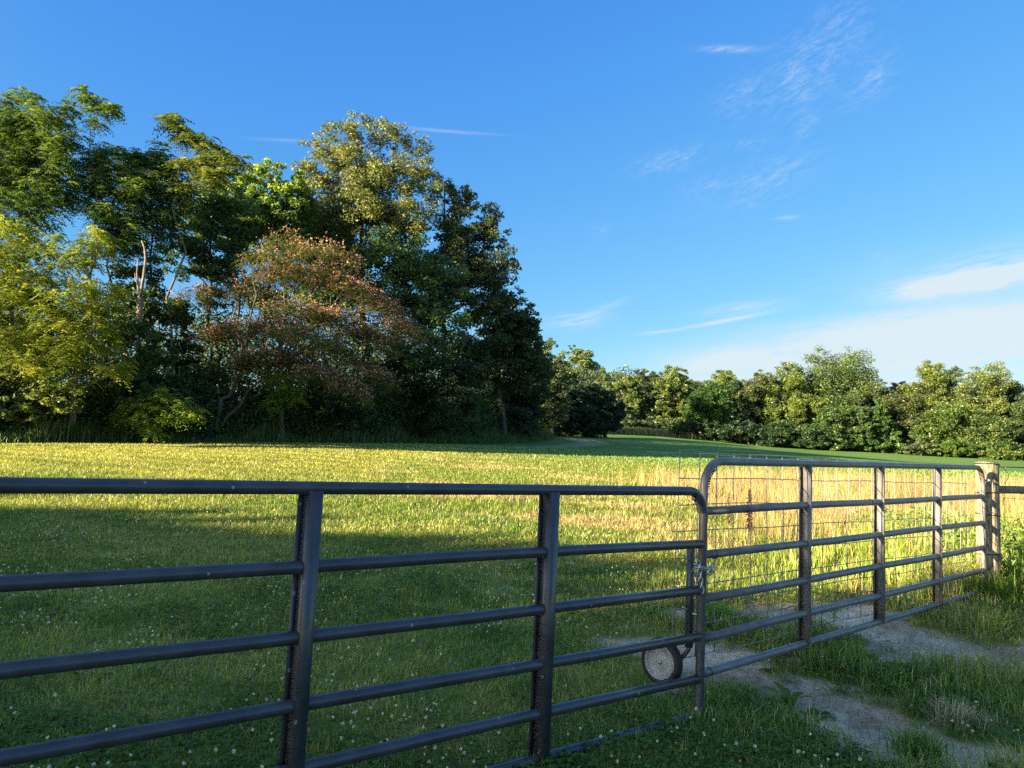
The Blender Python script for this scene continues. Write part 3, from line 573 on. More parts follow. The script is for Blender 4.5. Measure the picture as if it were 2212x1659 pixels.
T('drooping dark tree forming the right-hand corner of the wood down to the grass', 66, 1120, [(1150, 840, 34), (1120, 880, 44), (1160, 890, 20), (1080, 860, 46), (1040, 890, 46), (1110, 920, 30), (1155, 925, 20), (1150, 800, 36, 1), (1100, 820, 50, 2), (1168, 850, 22), (1060, 920, 36)], (.04, .075, .04), leaf=.26, n_pad=44, per_pad=90, shell=.5)
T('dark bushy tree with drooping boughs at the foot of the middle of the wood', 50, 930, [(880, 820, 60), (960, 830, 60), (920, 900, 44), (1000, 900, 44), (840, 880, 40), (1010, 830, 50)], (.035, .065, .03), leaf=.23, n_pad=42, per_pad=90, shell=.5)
# --- sunlit trees at the left
T('sunlit yellow-green tree at the left edge with hanging feathery sprays', 34.5, 20, [(25, 520, 40), (60, 580, 50), (10, 640, 60), (70, 690, 50), (15, 770, 60), (80, 790, 40), (-50, 600, 80), (-50, 760, 80), (60, 620, 40)], TG, kind='frond', colvar=.4, leaf=.16, n_pad=25, per_pad=16, bark='palebark', shell=.5)
T('sunlit yellow-green tree with arching sprays reaching right over a dark hollow', 34.5, 150, [(130, 560, 40), (190, 545, 34), (215, 500, 22), (150, 640, 52), (215, 640, 40), (120, 720, 48), (200, 720, 44), (245, 780, 26), (225, 690, 34), (150, 790, 44), (255, 800, 14)], TG, kind='frond', colvar=.4, leaf=.16, n_pad=25, per_pad=16, bark='palebark', shell=.5)
T('sunlit leafy thicket tree with brown twigs at the lower left corner of the wood', 34.2, 60, [(30, 850, 42), (90, 860, 40), (10, 900, 40), (140, 860, 34), (60, 905, 30), (-50, 880, 60)], (.11, .15, .035), leaf=.17, n_pad=50, per_pad=80, shell=.5)
T('small feathery sapling with a layered sunlit top in front of the dark hollow', 36.5, 330, [(340, 862, 28), (385, 880, 28), (300, 880, 24), (415, 888, 14), (330, 905, 26), (280, 895, 16)], YG, kind='frond', leaf=.17, n_pad=42, per_pad=13, shell=.4, flat=.4)
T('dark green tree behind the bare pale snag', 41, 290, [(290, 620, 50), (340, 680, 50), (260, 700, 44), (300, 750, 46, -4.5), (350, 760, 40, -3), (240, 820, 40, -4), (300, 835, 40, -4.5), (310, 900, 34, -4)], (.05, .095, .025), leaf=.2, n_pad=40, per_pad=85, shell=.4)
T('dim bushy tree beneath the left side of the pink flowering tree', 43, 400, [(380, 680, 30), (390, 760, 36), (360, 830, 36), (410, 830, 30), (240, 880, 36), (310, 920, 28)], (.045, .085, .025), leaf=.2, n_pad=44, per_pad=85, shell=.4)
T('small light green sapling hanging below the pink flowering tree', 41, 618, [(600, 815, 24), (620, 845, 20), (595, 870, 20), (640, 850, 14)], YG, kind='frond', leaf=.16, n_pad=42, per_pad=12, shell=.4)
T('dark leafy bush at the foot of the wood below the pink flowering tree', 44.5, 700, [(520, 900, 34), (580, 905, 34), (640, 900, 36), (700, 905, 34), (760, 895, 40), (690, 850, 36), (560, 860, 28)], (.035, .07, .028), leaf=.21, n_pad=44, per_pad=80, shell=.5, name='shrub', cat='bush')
T('wispy grey-green tree with bare tangled twigs at the end of the near wood', 84, 1195, [(1190, 742, 18), (1172, 765, 26), (1208, 782, 24), (1190, 820, 34), (1210, 860, 30), (1180, 795, 28), (1200, 900, 30), (1170, 860, 34)], (.09, .115, .048), leaf=.24, n_pad=50, per_pad=60, shell=.2, bark='palebark', limb=.9)
# --- mimosa: layered umbrella crown with pink blossom
def mimosa():
    rng = np.random.default_rng(77); D = 41
    b = at(450, 900, D); bx, by = b.x, b.y; bz = G(bx, by)
    root = empty('flowering_tree', (bx, by, bz), 'broad flat-layered tree covered in pink blossom at the edge of the wood', 'tree', WG)
    LY = [(640, 520, 60), (590, 545, 60), (700, 545, 60), (560, 590, 70), (640, 590, 80), (730, 590, 70), (490, 605, 60), (430, 620, 40), (540, 640, 60), (790, 625, 70), (660, 650, 80), (840, 665, 60), (600, 690, 70), (740, 680, 80), (520, 705, 60), (870, 710, 40), (690, 720, 70), (800, 730, 60), (470, 720, 40), (580, 755, 60), (650, 770, 60), (750, 760, 50), (540, 780, 40), (700, 800, 50), (800, 790, 40), (830, 815, 26), (760, 830, 40), (650, 810, 40)]
    tb = MB(); hub = np.array(at(520, 800, D)); P1 = wiggle((bx, by, bz - .1), hub, 7, .03, .05, rng); tb.tube(P1, np.linspace(.15, .09, 7), 8)
    b2 = at(455, 900, D); P2 = wiggle((b2.x + .3, by + .3, bz - .1), at(470, 830, D + .3), 5, .03, 0, rng); tb.tube(P2, np.linspace(.09, .05, 5), 7)
    P3 = wiggle((bx + .2, by + .2, bz - .1), at(600, 790, D + .5), 8, .03, .08, rng); tb.tube(P3, np.linspace(.10, .05, 8), 7)
    V, Cc, PV, PC = [], [], [], []
    for (px, py, pr) in LY:
        c = np.array(at(px + rng.normal(0, 10), py + rng.normal(0, 8), D + rng.normal(0, 1.3))); R = pr * D / FPX; s = P1[-1] if px < 600 else P3[-1]
        LP = wiggle(s, c - np.array([0, 0, .15]), 7, .045, .12, rng); tb.tube(LP, np.linspace(.06, .02, 7), 5, cap=False)
        n = int(128 * rng.uniform(.6, 1.3) * Q * R * 1.25); u = rng.random(n) ** .5 * R * 1.15; a = rng.random(n) * 2 * PI
        slope = (px - 620) / 260 * .5
        F0 = c + np.stack([np.cos(a) * u, np.sin(a) * u, rng.normal(0, .22, n) - .22 * u * u / R - np.cos(a) * u * slope + .1 * np.sin(a * 3)], 1)
        for q in F0[::16]: tb.tube(wiggle(LP[4], q, 4, .05, .05, rng), np.linspace(.016, .006, 4), 3, cap=False)
        ad = rng.random(n) * 2 * PI; Df = np.stack([np.cos(ad), np.sin(ad), rng.normal(0, .2, n)], 1)
        v = fronds(F0, Df, .42, 5, .14, rng); V.append(v); bc = np.array([.10, .13, .04]) * np.clip(rng.normal(1, .25, (n, 1)), .5, 1.7); Cc.append(np.repeat(np.tile(bc, (10, 1)), 4, 0))
        k = int(n * rng.uniform(.7, 2.4)); j = rng.integers(0, n, k); Pp = F0[j] + np.stack([rng.normal(0, .16, k), rng.normal(0, .16, k), .06 + np.abs(rng.normal(0, .09, k))], 1)
        for _ in range(4):                 # each blossom: a little brush of pink threads
            v2, _f = leafquads(Pp + rng.normal(0, .018, (k, 3)), .085, -.5, .6, rng); PV.append(v2)
        pc = np.where(rng.random((k, 1)) < .3, np.array([.32, .25, .12]), np.array([.40, .20, .19])) * np.clip(rng.normal(1, .25, (k, 1)), .5, 1.5); PC.append(np.repeat(np.tile(pc, (4, 1)), 4, 0))
    tb.build('trunk', M['bark'], root, True)
    V = np.vstack(V); mesh_obj('crown', V, np.arange(len(V)).reshape(-1, 4), M['leaf'], root, np.vstack(Cc))
    V = np.vstack(PV); mesh_obj('blossom', V, np.arange(len(V)).reshape(-1, 4), M['leaf'], root, np.vstack(PC))
mimosa()
# --- bare snag
b = at(302, 905, 38.2); root = empty('dead_tree', (b.x, b.y, G(b.x, b.y)), 'bare pale dead trunk forked at the top, among dark leaves on the left', 'dead tree')
tb = MB(); rr = np.random.default_rng(5)
tb.tube(wiggle((b.x, b.y, G(b.x, b.y) - .1), at(303, 640, 38.2), 8, .006, 0, rr), np.linspace(.15, .125, 8), 9)
tb.build('trunk', M['deadwood'], root, True)
for pts, r0 in (([(303, 645), (298, 615), (296, 590), (298, 560)], .075), ([(303, 645), (310, 600), (315, 560), (312, 535), (306, 520)], .09), ([(299, 618), (293, 603), (291, 590)], .04)):
    lb_ = MB(); pp = [at(x, y, 38.2 + rr.normal(0, .05)) for x, y in pts]; lb_.tube(pp, np.linspace(r0, r0 * .35, len(pp)), 7); lb_.build('limb', M['deadwood'], root, True)
# white board half hidden at the foot of the wood
c = at(727, 911, 45.3); root = empty('signboard', (c.x, c.y, G(c.x, c.y)), 'small whitish board half hidden in the undergrowth below the pink flowering tree', 'board')
s = MB(); hx, hz = .38, .17; s.box8([c + Vector((sx * hx, sy * .02, sz * hz + sx * .02)) for sz in (-1, 1) for sx, sy in ((-1, -1), (1, -1), (1, 1), (-1, 1))]); s.build('panel', M['sign'], root)
for sx in (-.25, .25): s = MB(); s.tube([(c.x + sx, c.y + .05, G(c.x, c.y) - .1), (c.x + sx, c.y + .05, c.z + .1)], .03, 6); s.build('leg', M['bark'], root)
# --- mass of leaves and stems deep inside the wood
rng = np.random.default_rng(9); n = int(560000 * Q); fxx = rng.random(n)
X = -58 + fxx * 62; Y = np.interp(X, fx, fy) + 1.6 + rng.random(n) ** 1.3 * 22; zz = rng.random(n)
ht = (6.5 + 3.5 * fbm(X, Y, 5, 201, 3)) ; Z = gh0(X, Y) + zz ** 1.3 * ht
nf = n // 3; Y[:nf] = np.interp(X[:nf], fx, fy) - .1 + rng.random(nf) * 2.4; X[:nf] = -26 + fxx[:nf] * 31; Y[:nf] = np.interp(X[:nf], fx, fy) - .9 + rng.random(nf) * 2.8
ht[:nf] = .9 + 4.2 * fbm(X[:nf], Y[:nf], 2.2, 205, 3); Z[:nf] = gh0(X[:nf], Y[:nf]) + zz[:nf] ** 1.1 * ht[:nf]
k = fbm(X * .7 + 50, Z * 1.6, 2.2, 210, 3) + .35 * (1 - zz) > .46; P = np.stack([X, Y, Z], 1)[k]
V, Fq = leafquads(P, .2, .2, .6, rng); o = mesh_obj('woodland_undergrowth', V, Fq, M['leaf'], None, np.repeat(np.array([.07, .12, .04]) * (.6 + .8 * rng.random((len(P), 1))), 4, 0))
tag(o, 'dark leafy undergrowth filling the inside of the near wood', 'undergrowth', kind='stuff')
tb = MB()
for i in range(90):
    x = -50 + rng.random() * 54; y = np.interp(x, fx, fy) + 2 + rng.random() * 14; z0 = float(gh0(x, y)); hh = 6 + rng.random() * 6
    tb.tube(wiggle((x, y, z0), (x + rng.normal(0, .7), y + rng.normal(0, .5), z0 + hh), 5, .02, 0, rng), np.linspace(.03 + .08 * rng.random(), .03, 5), 5, cap=False)
o = tb.build('woodland_stems', M['bark'], None, True); tag(o, 'thin dark stems standing inside the near wood', 'stems', kind='stuff')

# ------------------------------------------------------------------ far tree line
FG = 'trees of the far tree line across the field'
def base_line(px): return 925 + (px - 1330) * .0715
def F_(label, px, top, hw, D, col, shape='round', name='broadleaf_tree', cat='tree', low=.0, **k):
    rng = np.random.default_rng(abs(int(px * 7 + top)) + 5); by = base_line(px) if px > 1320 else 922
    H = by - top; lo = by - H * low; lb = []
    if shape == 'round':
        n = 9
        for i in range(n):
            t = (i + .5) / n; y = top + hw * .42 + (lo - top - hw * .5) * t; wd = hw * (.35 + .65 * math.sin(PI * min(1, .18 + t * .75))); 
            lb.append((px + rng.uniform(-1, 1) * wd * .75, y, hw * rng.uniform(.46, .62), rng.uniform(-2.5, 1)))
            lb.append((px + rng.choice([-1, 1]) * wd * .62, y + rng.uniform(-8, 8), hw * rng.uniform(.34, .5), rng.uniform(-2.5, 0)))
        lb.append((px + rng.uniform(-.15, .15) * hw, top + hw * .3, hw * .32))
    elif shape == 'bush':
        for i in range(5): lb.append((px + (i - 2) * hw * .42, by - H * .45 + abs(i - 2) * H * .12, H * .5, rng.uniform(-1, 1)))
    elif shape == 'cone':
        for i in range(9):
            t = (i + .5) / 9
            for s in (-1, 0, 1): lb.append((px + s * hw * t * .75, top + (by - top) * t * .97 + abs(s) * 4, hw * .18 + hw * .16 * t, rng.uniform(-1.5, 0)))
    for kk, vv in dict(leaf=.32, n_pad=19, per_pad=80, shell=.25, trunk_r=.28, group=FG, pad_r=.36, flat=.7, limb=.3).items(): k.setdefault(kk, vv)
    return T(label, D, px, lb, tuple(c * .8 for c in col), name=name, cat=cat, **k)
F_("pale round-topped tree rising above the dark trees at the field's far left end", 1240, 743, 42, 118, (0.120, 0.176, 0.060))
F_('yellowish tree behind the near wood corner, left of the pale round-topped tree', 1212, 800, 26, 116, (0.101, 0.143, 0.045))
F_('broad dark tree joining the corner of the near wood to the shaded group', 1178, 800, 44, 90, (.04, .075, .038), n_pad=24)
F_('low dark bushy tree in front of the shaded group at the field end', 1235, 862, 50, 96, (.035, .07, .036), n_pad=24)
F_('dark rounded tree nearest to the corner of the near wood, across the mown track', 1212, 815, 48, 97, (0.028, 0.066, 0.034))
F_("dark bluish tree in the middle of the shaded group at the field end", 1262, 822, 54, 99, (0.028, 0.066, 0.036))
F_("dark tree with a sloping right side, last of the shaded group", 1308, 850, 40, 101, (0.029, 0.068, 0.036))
F_('pale narrow-topped tree rising just right of the shaded group', 1305, 790, 24, 142, (0.129, 0.182, 0.060))
F_('light yellow-green feathery tree right of the shaded group, lit down to its foot', 1350, 805, 32, 138, (0.120, 0.182, 0.050))
F_("slender olive tree with two blunt tops left in the far line", 1392, 795, 32, 140, (0.092, 0.143, 0.050))
F_("dull green tree showing as a notch left in the far line", 1420, 812, 28, 148, (0.074, 0.132, 0.050))
F_('bright yellow-green tree with a pointed crown left of the round dark green tree', 1455, 788, 36, 138, (0.129, 0.187, 0.045))
F_("round deep green tree with a dense dome crown in the far line", 1530, 828, 48, 132, (0.055, 0.127, 0.030), leaf=.3, per_pad=90)
F_('yellow-green treetop peering over the round dome-crowned tree', 1556, 798, 36, 143, (0.138, 0.198, 0.045))
F_('dark tree with a jagged top filling the dip right of the dome-crowned tree', 1600, 812, 34, 140, (0.046, 0.094, 0.035))
F_('brownish olive tree between the dip and the bright twin-topped tree', 1640, 800, 38, 136, (0.092, 0.121, 0.045))
F_('bright yellow-green twin-topped tree left of the tallest far tree', 1690, 782, 50, 136, (0.124, 0.187, 0.040))
F_('dark narrow tree squeezed left of the tallest far tree', 1732, 822, 24, 140, (0.046, 0.088, 0.035))
F_('tallest tree of the far line with a billowing grey-green crown', 1815, 757, 74, 138, (0.087, 0.149, 0.050), n_pad=17, trunk_r=.42)
F_('right shoulder of the tallest far tree with a bent bare limb', 1878, 810, 42, 134, (0.078, 0.121, 0.045), bark='palebark', limb=.6)
F_('sparse yellow tree in front of the tallest far tree', 1745, 850, 40, 129, (0.120, 0.176, 0.035))
F_('mid green spreading tree below the tallest far tree', 1800, 868, 44, 127, (0.069, 0.127, 0.035))
F_('layered fir-like green tree with drooping tiers in the right half of the far line', 1900, 862, 48, 126, (0.064, 0.138, 0.035), 'cone', name='conifer_tree', n_pad=20)
F_('smaller layered fir-like tree leaning against the left side of the taller one', 1862, 880, 30, 125, (0.069, 0.138, 0.035), 'cone', name='conifer_tree', n_pad=20)
F_('flat-topped brownish tree with bare forked limbs, right of the fir-like trees', 1945, 852, 46, 130, (0.092, 0.121, 0.045), bark='palebark', limb=.9, low=.35)
F_("dark tree in the dip right of the tallest far tree", 1935, 825, 30, 142, (0.046, 0.088, 0.040))
F_('big yellow-green crown right of the dip in the far tree line', 1995, 780, 50, 135, (0.133, 0.182, 0.045), n_pad=17)
F_('grey-green rounded tree behind the two yellowish crowns on the right', 2050, 792, 40, 143, (0.078, 0.127, 0.050))
F_('yellow-green tree with pale branches near the right end of the far line', 2115, 793, 52, 133, (0.138, 0.187, 0.055), bark='palebark', limb=.7, n_pad=17)
F_('broad leafy tree in front of the big yellow-green crown', 2030, 870, 48, 127, (0.092, 0.154, 0.035))
F_('drooping olive tree in front at the foot of the pale-branched tree', 2120, 885, 44, 125, (0.092, 0.143, 0.040))
F_('dark tree at the right edge of the photograph, last of the far line', 2185, 832, 40, 140, (0.055, 0.099, 0.040))
F_('dusky tree cut by the right edge, behind the wooden post', 2235, 850, 44, 130, (0.069, 0.110, 0.045))
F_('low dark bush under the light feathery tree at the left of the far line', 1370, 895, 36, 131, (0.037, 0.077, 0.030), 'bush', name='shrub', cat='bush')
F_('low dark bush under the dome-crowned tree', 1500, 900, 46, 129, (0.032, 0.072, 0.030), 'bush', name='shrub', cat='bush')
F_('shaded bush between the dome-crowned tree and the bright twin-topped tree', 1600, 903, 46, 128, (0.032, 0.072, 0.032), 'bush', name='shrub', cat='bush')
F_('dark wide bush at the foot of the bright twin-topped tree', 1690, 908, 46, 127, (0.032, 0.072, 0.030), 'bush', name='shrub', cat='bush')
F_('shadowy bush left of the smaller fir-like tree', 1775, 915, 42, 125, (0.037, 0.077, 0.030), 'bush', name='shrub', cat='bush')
F_('pale grey-green rounded bush on the field edge right of the fir-like trees', 1995, 945, 32, 122, (0.120, 0.165, 0.070), 'bush', name='shrub', cat='bush')
F_('bright green bush at the field edge below the broad leafy tree', 2065, 945, 36, 121, (0.083, 0.154, 0.030), 'bush', name='shrub', cat='bush')
F_('sunlit green bush at the right end of the field edge', 2165, 950, 36, 119, (0.092, 0.154, 0.035), 'bush', name='shrub', cat='bush')
# filler wood behind the far line
n = int(140000 * Q); px_ = 1170 + rng.random(n) * 1150; d_ = 148 + rng.random(n) * 14
dirs = (px_ - CX) / FPX; X = dirs * d_; Y = d_; zz = rng.random(n); Z = gh0(X, Y) + zz * (8.5 + 6 * fbm(X, Y, 6, 220, 4))
P = np.stack([X, Y, Z], 1); V, Fq = leafquads(P, .45, .1, .7, rng)
o = mesh_obj('far_woodland', V, Fq, M['leaf'], None, np.repeat(np.array([.07, .10, .035]) * (.6 + .8 * rng.random((n, 1))), 4, 0)); tag(o, 'dim mass of leaves deep behind the far tree line', 'woodland', kind='stuff')
n = int(16000 * Q); px_ = 1185 + rng.random(n) * 1100; d_ = np.interp(px_, [1185, 1330, 1500, 2300], [118, 136, 130, 121]) + 3 * rng.random(n)
X = (px_ - CX) / FPX * d_; Y = d_; Z = gh0(X, Y) + rng.random(n) ** 1.3 * (1.6 + 2.0 * fbm(X, Y, 4, 221, 3))
V, Fq = leafquads(np.stack([X, Y, Z], 1), .5, .1, .6, rng)
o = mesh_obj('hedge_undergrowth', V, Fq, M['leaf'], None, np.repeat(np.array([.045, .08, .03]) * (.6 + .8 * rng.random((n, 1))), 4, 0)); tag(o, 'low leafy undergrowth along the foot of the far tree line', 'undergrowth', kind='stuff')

# ------------------------------------------------------------------ trees outside the frame, to the left behind the viewer, that shade the lawn
def offtree(x, y, top, r, seed, n0=9900, lf=.86):
    rng = np.random.default_rng(seed); bz = float(gh0(x, y)); root = empty('broadleaf_tree', (x, y, bz), 'tree standing left behind the viewpoint, outside the photograph, throwing shade on the lawn', 'tree', 'shade trees behind the viewpoint')
    tb = MB(); tb.tube(wiggle((x, y, bz), (x, y, top - r * .6), 6, .01, 0, rng), np.linspace(.3, .08, 6), 7); tb.build('trunk', M['bark'], root, True)
    Hc = top - bz; n = int(n0 * OFF_Q); m = 150; d = rng.normal(0, 1, (m, 3)); d /= np.linalg.norm(d, axis=1, keepdims=True)
    pads = np.array([x, y, bz + Hc * .56]) + d * np.array([r, r, Hc * .40]) * (.35 + .6 * rng.random((m, 1)) ** .6)
    if n0 < 10000: pads[:, 2] = np.minimum(pads[:, 2], top - .3)
    pi = rng.integers(0, m, n); P = pads[pi] + rng.normal(0, r * .14, (n, 3)); P = P[P[:, 2] < top + .25]
    V, Fq = leafquads(P, lf, .1, .75, rng); mesh_obj('crown', V, Fq, M['leaf'], root, np.repeat(np.array([.06, .1, .035]) * (.7 + .6 * rng.random((len(P), 1))), 4, 0))
se, ce = math.sin(SUN_AZ), math.cos(SUN_AZ)
def qp(q, p):                              # q metres along the light's travel, p metres across it
    tx, ty = -se, -ce; return q * tx + p * ty, q * ty - p * tx
for (q, p, top, r) in OFFTREES:
    x, y = qp(q, p); offtree(x, y, top, r, int(abs(q * 13 + p * 7)) + 3, *((45000, .26) if q > -20 else ()))
# ------------------------------------------------------------------ gates
DROPS = [0, .297, .5615, .8157, 1.0446, 1.25]; TR = .0255
def gate(label, E, u, vis_len, braces, mat, rings, rt=.13, fs=1):
    E = Vector(E); u = Vector(u); uh = Vector((u.x, u.y, 0)).normalized(); u = u / math.hypot(u.x, u.y)      # metres of plan length
    nrm = Vector((-uh.y, uh.x, 0))
    if nrm.y < 0: nrm = -nrm                 # field side
    if nrm.x > 0 and False: nrm = -nrm
    def P(s, h, o=0.0): return E + u * s + Vector((0, 0, -h)) + nrm * o
    gx, gy = P(vis_len / 2, 0).x, P(vis_len / 2, 0).y
    root = empty('farm_gate', (gx, gy, G(gx, gy)), label, 'gate', 'tubular farm gates')
    def arc(s0, h0, r, a0, a1, n=9): return [P(s0 + r * math.cos(a0 + (a1 - a0) * i / n), h0 - r * math.sin(a0 + (a1 - a0) * i / n)) for i in range(n + 1)]
    W = vis_len; H = 1.25; rb = .05
    path = arc(rt, rt, rt, PI, PI / 2) + [P(W * k / 8, 0) for k in range(1, 8)] + arc(W - rt, rt, rt, PI / 2, 0) + [P(W, .4), P(W, .8)] + arc(W - rb, H - rb, rb, 0, -PI / 2, 5) + [P(W * k / 8, H) for k in range(7, 0, -1)] + arc(rb, H - rb, rb, -PI / 2, -PI, 5) + [P(0, .8), P(0, .4)]
    f = MB(); f.tube(path, TR, 20, closed=True)
    for k in range(9):                       # wrinkles of the bent corner
        a = PI - .12 - k * .12; c = P(rt + (rt - .014) * math.cos(a), rt - (rt - .014) * math.sin(a)); t = (P(rt - math.sin(a) * .01, rt - math.cos(a) * .01) - P(rt, rt)).normalized()
        ring = [];
        rad = (c - P(rt, rt)).normalized(); oth = t.cross(rad).normalized()
        for j in range(12): th = 2 * PI * j / 12; ring.append(c + rad * -.006 + (rad * math.cos(th) + oth * math.sin(th)) * .0205)
        f.tube(ring, .0035, 6, closed=True)
    f.build('frame', mat, root, True)
    for i in (1, 2, 3, 4):
        r = MB(); r.tube([P(TR * .6 + (W - 1.2 * TR) * k / 6, DROPS[i] + .0035 * math.sin(k * 1.7 + i * 2.1)) for k in range(7)], TR, 20); r.build('rail', mat, root, True)
    for bs in braces:                        # pressed Z uprights: web across the gate with two flanges
        z = MB(); wo, wi, t = -.033, .031, .0035; top, bot = .010, H + .010
        for a0, a1, b0, b1 in ((-.048 if fs > 0 else -.016, t, wo - t, wo), (0, t, wo, wi), (0, .024 if fs > 0 else .034, wi, wi + t)):
            z.box8([P(bs + a * fs, h, b_) for h in (bot, top) for a, b_ in ((a0, b0), (a1, b0), (a1, b1), (a0, b1))])
        for i in (1, 2, 3, 4):             # weld beads where the rails pass the web
            cw = P(bs - .0015 * fs, DROPS[i]); z.tube([cw + nrm * ((TR + .001) * math.cos(2 * PI * j / 18)) + Vector((0, 0, (TR + .001) * math.sin(2 * PI * j / 18))) for j in range(18)], .0038, 5, closed=True)
        z.build('upright', mat, root)
    for i, s in rings:                       # sleeve joints
        g = MB(); g.tube([P(s - .004, DROPS[i]), P(s + .004, DROPS[i])], TR + .0022, 18); g.build('sleeve_joint', M['black'], root, True)
    return root, P, u, nrm
def az_dir(deg): return Vector((math.sin(math.radians(deg)), math.cos(math.radians(deg)), 0))
# near gate: from its latch end back towards the camera's left
E1 = Vector(G1_END); u1 = Vector(G1_DIR)
g1, P1, u1, n1 = gate('dark tubular farm gate nearest the camera with a wheel at its latch end', E1, u1, 4.88, G1_BR, M['gate'], [])
E2 = Vector(G2_END); u2 = Vector(G2_DIR)
g2, P2, u2, n2 = gate('tubular farm gate farther off, backed with wire mesh and hung on the wooden post', E2, u2, G2_LEN, G2_BR, M['gate2'], [(1, .46), (2, .12), (1, 2.3), (4, 2.05), (5, .09)], .17, -1)
# wheel carrier of the near gate
wb = MB()
def bar(P, s, h0, h1, o, ws, wo_):
    return [P(s + a * ws, h, o + b * wo_) for h in (h1, h0) for a, b in ((-1, -1), (1, -1), (1, 1), (-1, 1))]
s_, o_ = .022, .065
wb.box8(bar(P1, s_, .33, .89, o_, .016, .016)); wb.build('carrier_bar', M['gate'], g1)
wb = MB(); wb.tube([P1(s_, .86, o_), P1(s_, .90, o_), P1(s_ + .015, .935, o_ + .02), P1(s_ + .03, .97, .11), P1(s_ + .045, .985, .19)], .013, 10); wb.build('wheel_arm', M['gate'], g1, True)
for h in (.42, .70):
    wb = MB(); wb.tube([P1(0, h, 0), P1(s_, h, o_ + .03)], .009, 8); wb.tube([P1(s_ - .02, h, o_), P1(s_ + .075, h - .045, o_ - .01)], .0055, 8); wb.build('bolt', M['chain'], g1, True)
WK = 1.14
wc = P1(.105, .985, .19); wroot = bpy.data.objects.new('wheel', None); C.objects.link(wroot); wroot.parent = g1; wroot.location = wc - g1.location
ax = (u1.normalized() * .94 + n1 * -.12).normalized(); e1 = Vector((0, 0, 1)); e1 = (e1 - ax * e1.dot(ax)).normalized(); e2 = ax.cross(e1)
def ringpts(r, off, n=40): return [wc + ax * off + (e1 * math.cos(2 * PI * i / n) + e2 * math.sin(2 * PI * i / n)) * r for i in range(n)]
def lathe(prof, n=40):
    V = []
    for r, o in prof: V += [tuple(p) for p in ringpts(r * WK, o * WK, n)]
    m = len(prof); i = np.arange(m - 1)[:, None]; j = np.arange(n)[None]; j2 = (j + 1) % n
    return V, np.stack([(i * n + j).ravel(), (i * n + j2).ravel(), ((i + 1) * n + j2).ravel(), ((i + 1) * n + j).ravel()], 1)
t_ = MB(); pr = [(.086, .021)] + [(.096 + .022 * math.cos(a), .026 * math.sin(a)) for a in np.linspace(PI * .55, -PI * .55, 13)] + [(.086, -.021), (.086, .021)]
t_.add(*lathe(pr)); t_.build('tyre', M['rubber'], wroot, True)
t_ = MB(); t_.add(*lathe([(.0875, .022), (.0835, .028), (.078, .024), (.074, .013), (.045, .008), (.022, .014), (.018, .016), (.0005, .016)])); t_.add(*lathe([(.0875, -.022), (.0835, -.028), (.078, -.024), (.074, -.013), (.045, -.008), (.022, -.014), (.0005, -.016)])); t_.add(*lathe([(.0875, -.022), (.0875, .022)])); t_.build('rim', M['rim'], wroot, True)
t_ = MB(); t_.tube([wc - ax * .05, wc + ax * .03], .007, 12); t_.tube([wc + ax * .015, wc + ax * .026], .0125, 6); t_.build('axle', M['chain'], wroot)
# sticker on the far gate's end tube
st = MB(); V = []
for i in range(7):
    for h in (.30, .50): V.append(tuple(P2(0, h, 0) + az_dir(-150 + 12 * i) * (TR + .0012)))
st.add(V, np.array([[2 * i, 2 * i + 1, 2 * i + 3, 2 * i + 2] for i in range(6)])); st.build('sticker', M['white'], g2, True)
# wire mesh on the field side of the far gate
wm = MB(); MT = -.055; HD = [0, .16, .32, .48, .64, .80, .93, 1.04, 1.14, 1.22]
def mo(s, h): return .05 + .02 * math.sin(s * 1.3) + .012 * math.sin(s * 3.1 + h * 2) + .05 * max(0, -s) * 2
def sk(s, h): return s - .16 * max(0, (s - 3.2)) / 1.5 * h * h * .9 * .5
for i in range(25):
    s = -.17 + .2032 * i
    if s > 4.72: break
    wm.tube([P2(sk(s, h) + .004 * math.sin(i * 3 + h * 5), MT + .012 * s + h, mo(s, h)) for h in (0, .2, .4, .6, .8, 1.0, 1.22)], .0032, 6)
for h in HD:
    wm.tube([P2(sk(s, h), MT + .012 * s + h + .004 * math.sin(s * 4 + h * 9), mo(s, h) + .005) for s in np.arange(-.17, 4.72, .2032 / 1.0)], .0030, 6)
wm.build('wire_mesh', M['zinc'], g2, True)
# ------------------------------------------------------------------ wooden post
PB = at(2134, 1100, P2(G2_LEN, 0).y + .15); PB.z = 0; PBz = G(PB.x, PB.y); PTOP = at(2133, 999, PB.y).z
post = empty('fence_post', (PB.x, PB.y, PBz), 'stout round wooden post bound with black wire, carrying the farther gate', 'post')
rng = np.random.default_rng(4); pm = MB(); PR = .108; rows = 26; n = 28; V = []
for i in range(rows):
    z = PBz - .1 + (PTOP - PBz + .1) * i / (rows - 1)
    for j in range(n):
        a = 2 * PI * j / n; r = PR * (1 + .02 * math.sin(3 * a + 1) + .018 * math.sin(7 * a + z * .6) - .03 * max(0, math.cos(a * 1 + 2.2)) ** 40) * (1.04 - .05 * i / rows)
        V.append((PB.x + r * math.cos(a), PB.y + r * math.sin(a), z + (.006 * math.sin(2 * a + .5) if i == rows - 1 else 0)))
i = np.arange(rows - 1)[:, None]; j = np.arange(n)[None]; j2 = (j + 1) % n
Fq = np.stack([(i * n + j).ravel(), (i * n + j2).ravel(), ((i + 1) * n + j2).ravel(), ((i + 1) * n + j).ravel()], 1)
V.append((PB.x, PB.y, PTOP + .004)); jj = np.arange(n); Ft = np.stack([(rows - 1) * n + jj, (rows - 1) * n + (jj + 1) % n, np.full(n, rows * n)], 1)
pm.add(V, [Fq, Ft]); pm.build('shaft', M['postwood'], post, True)
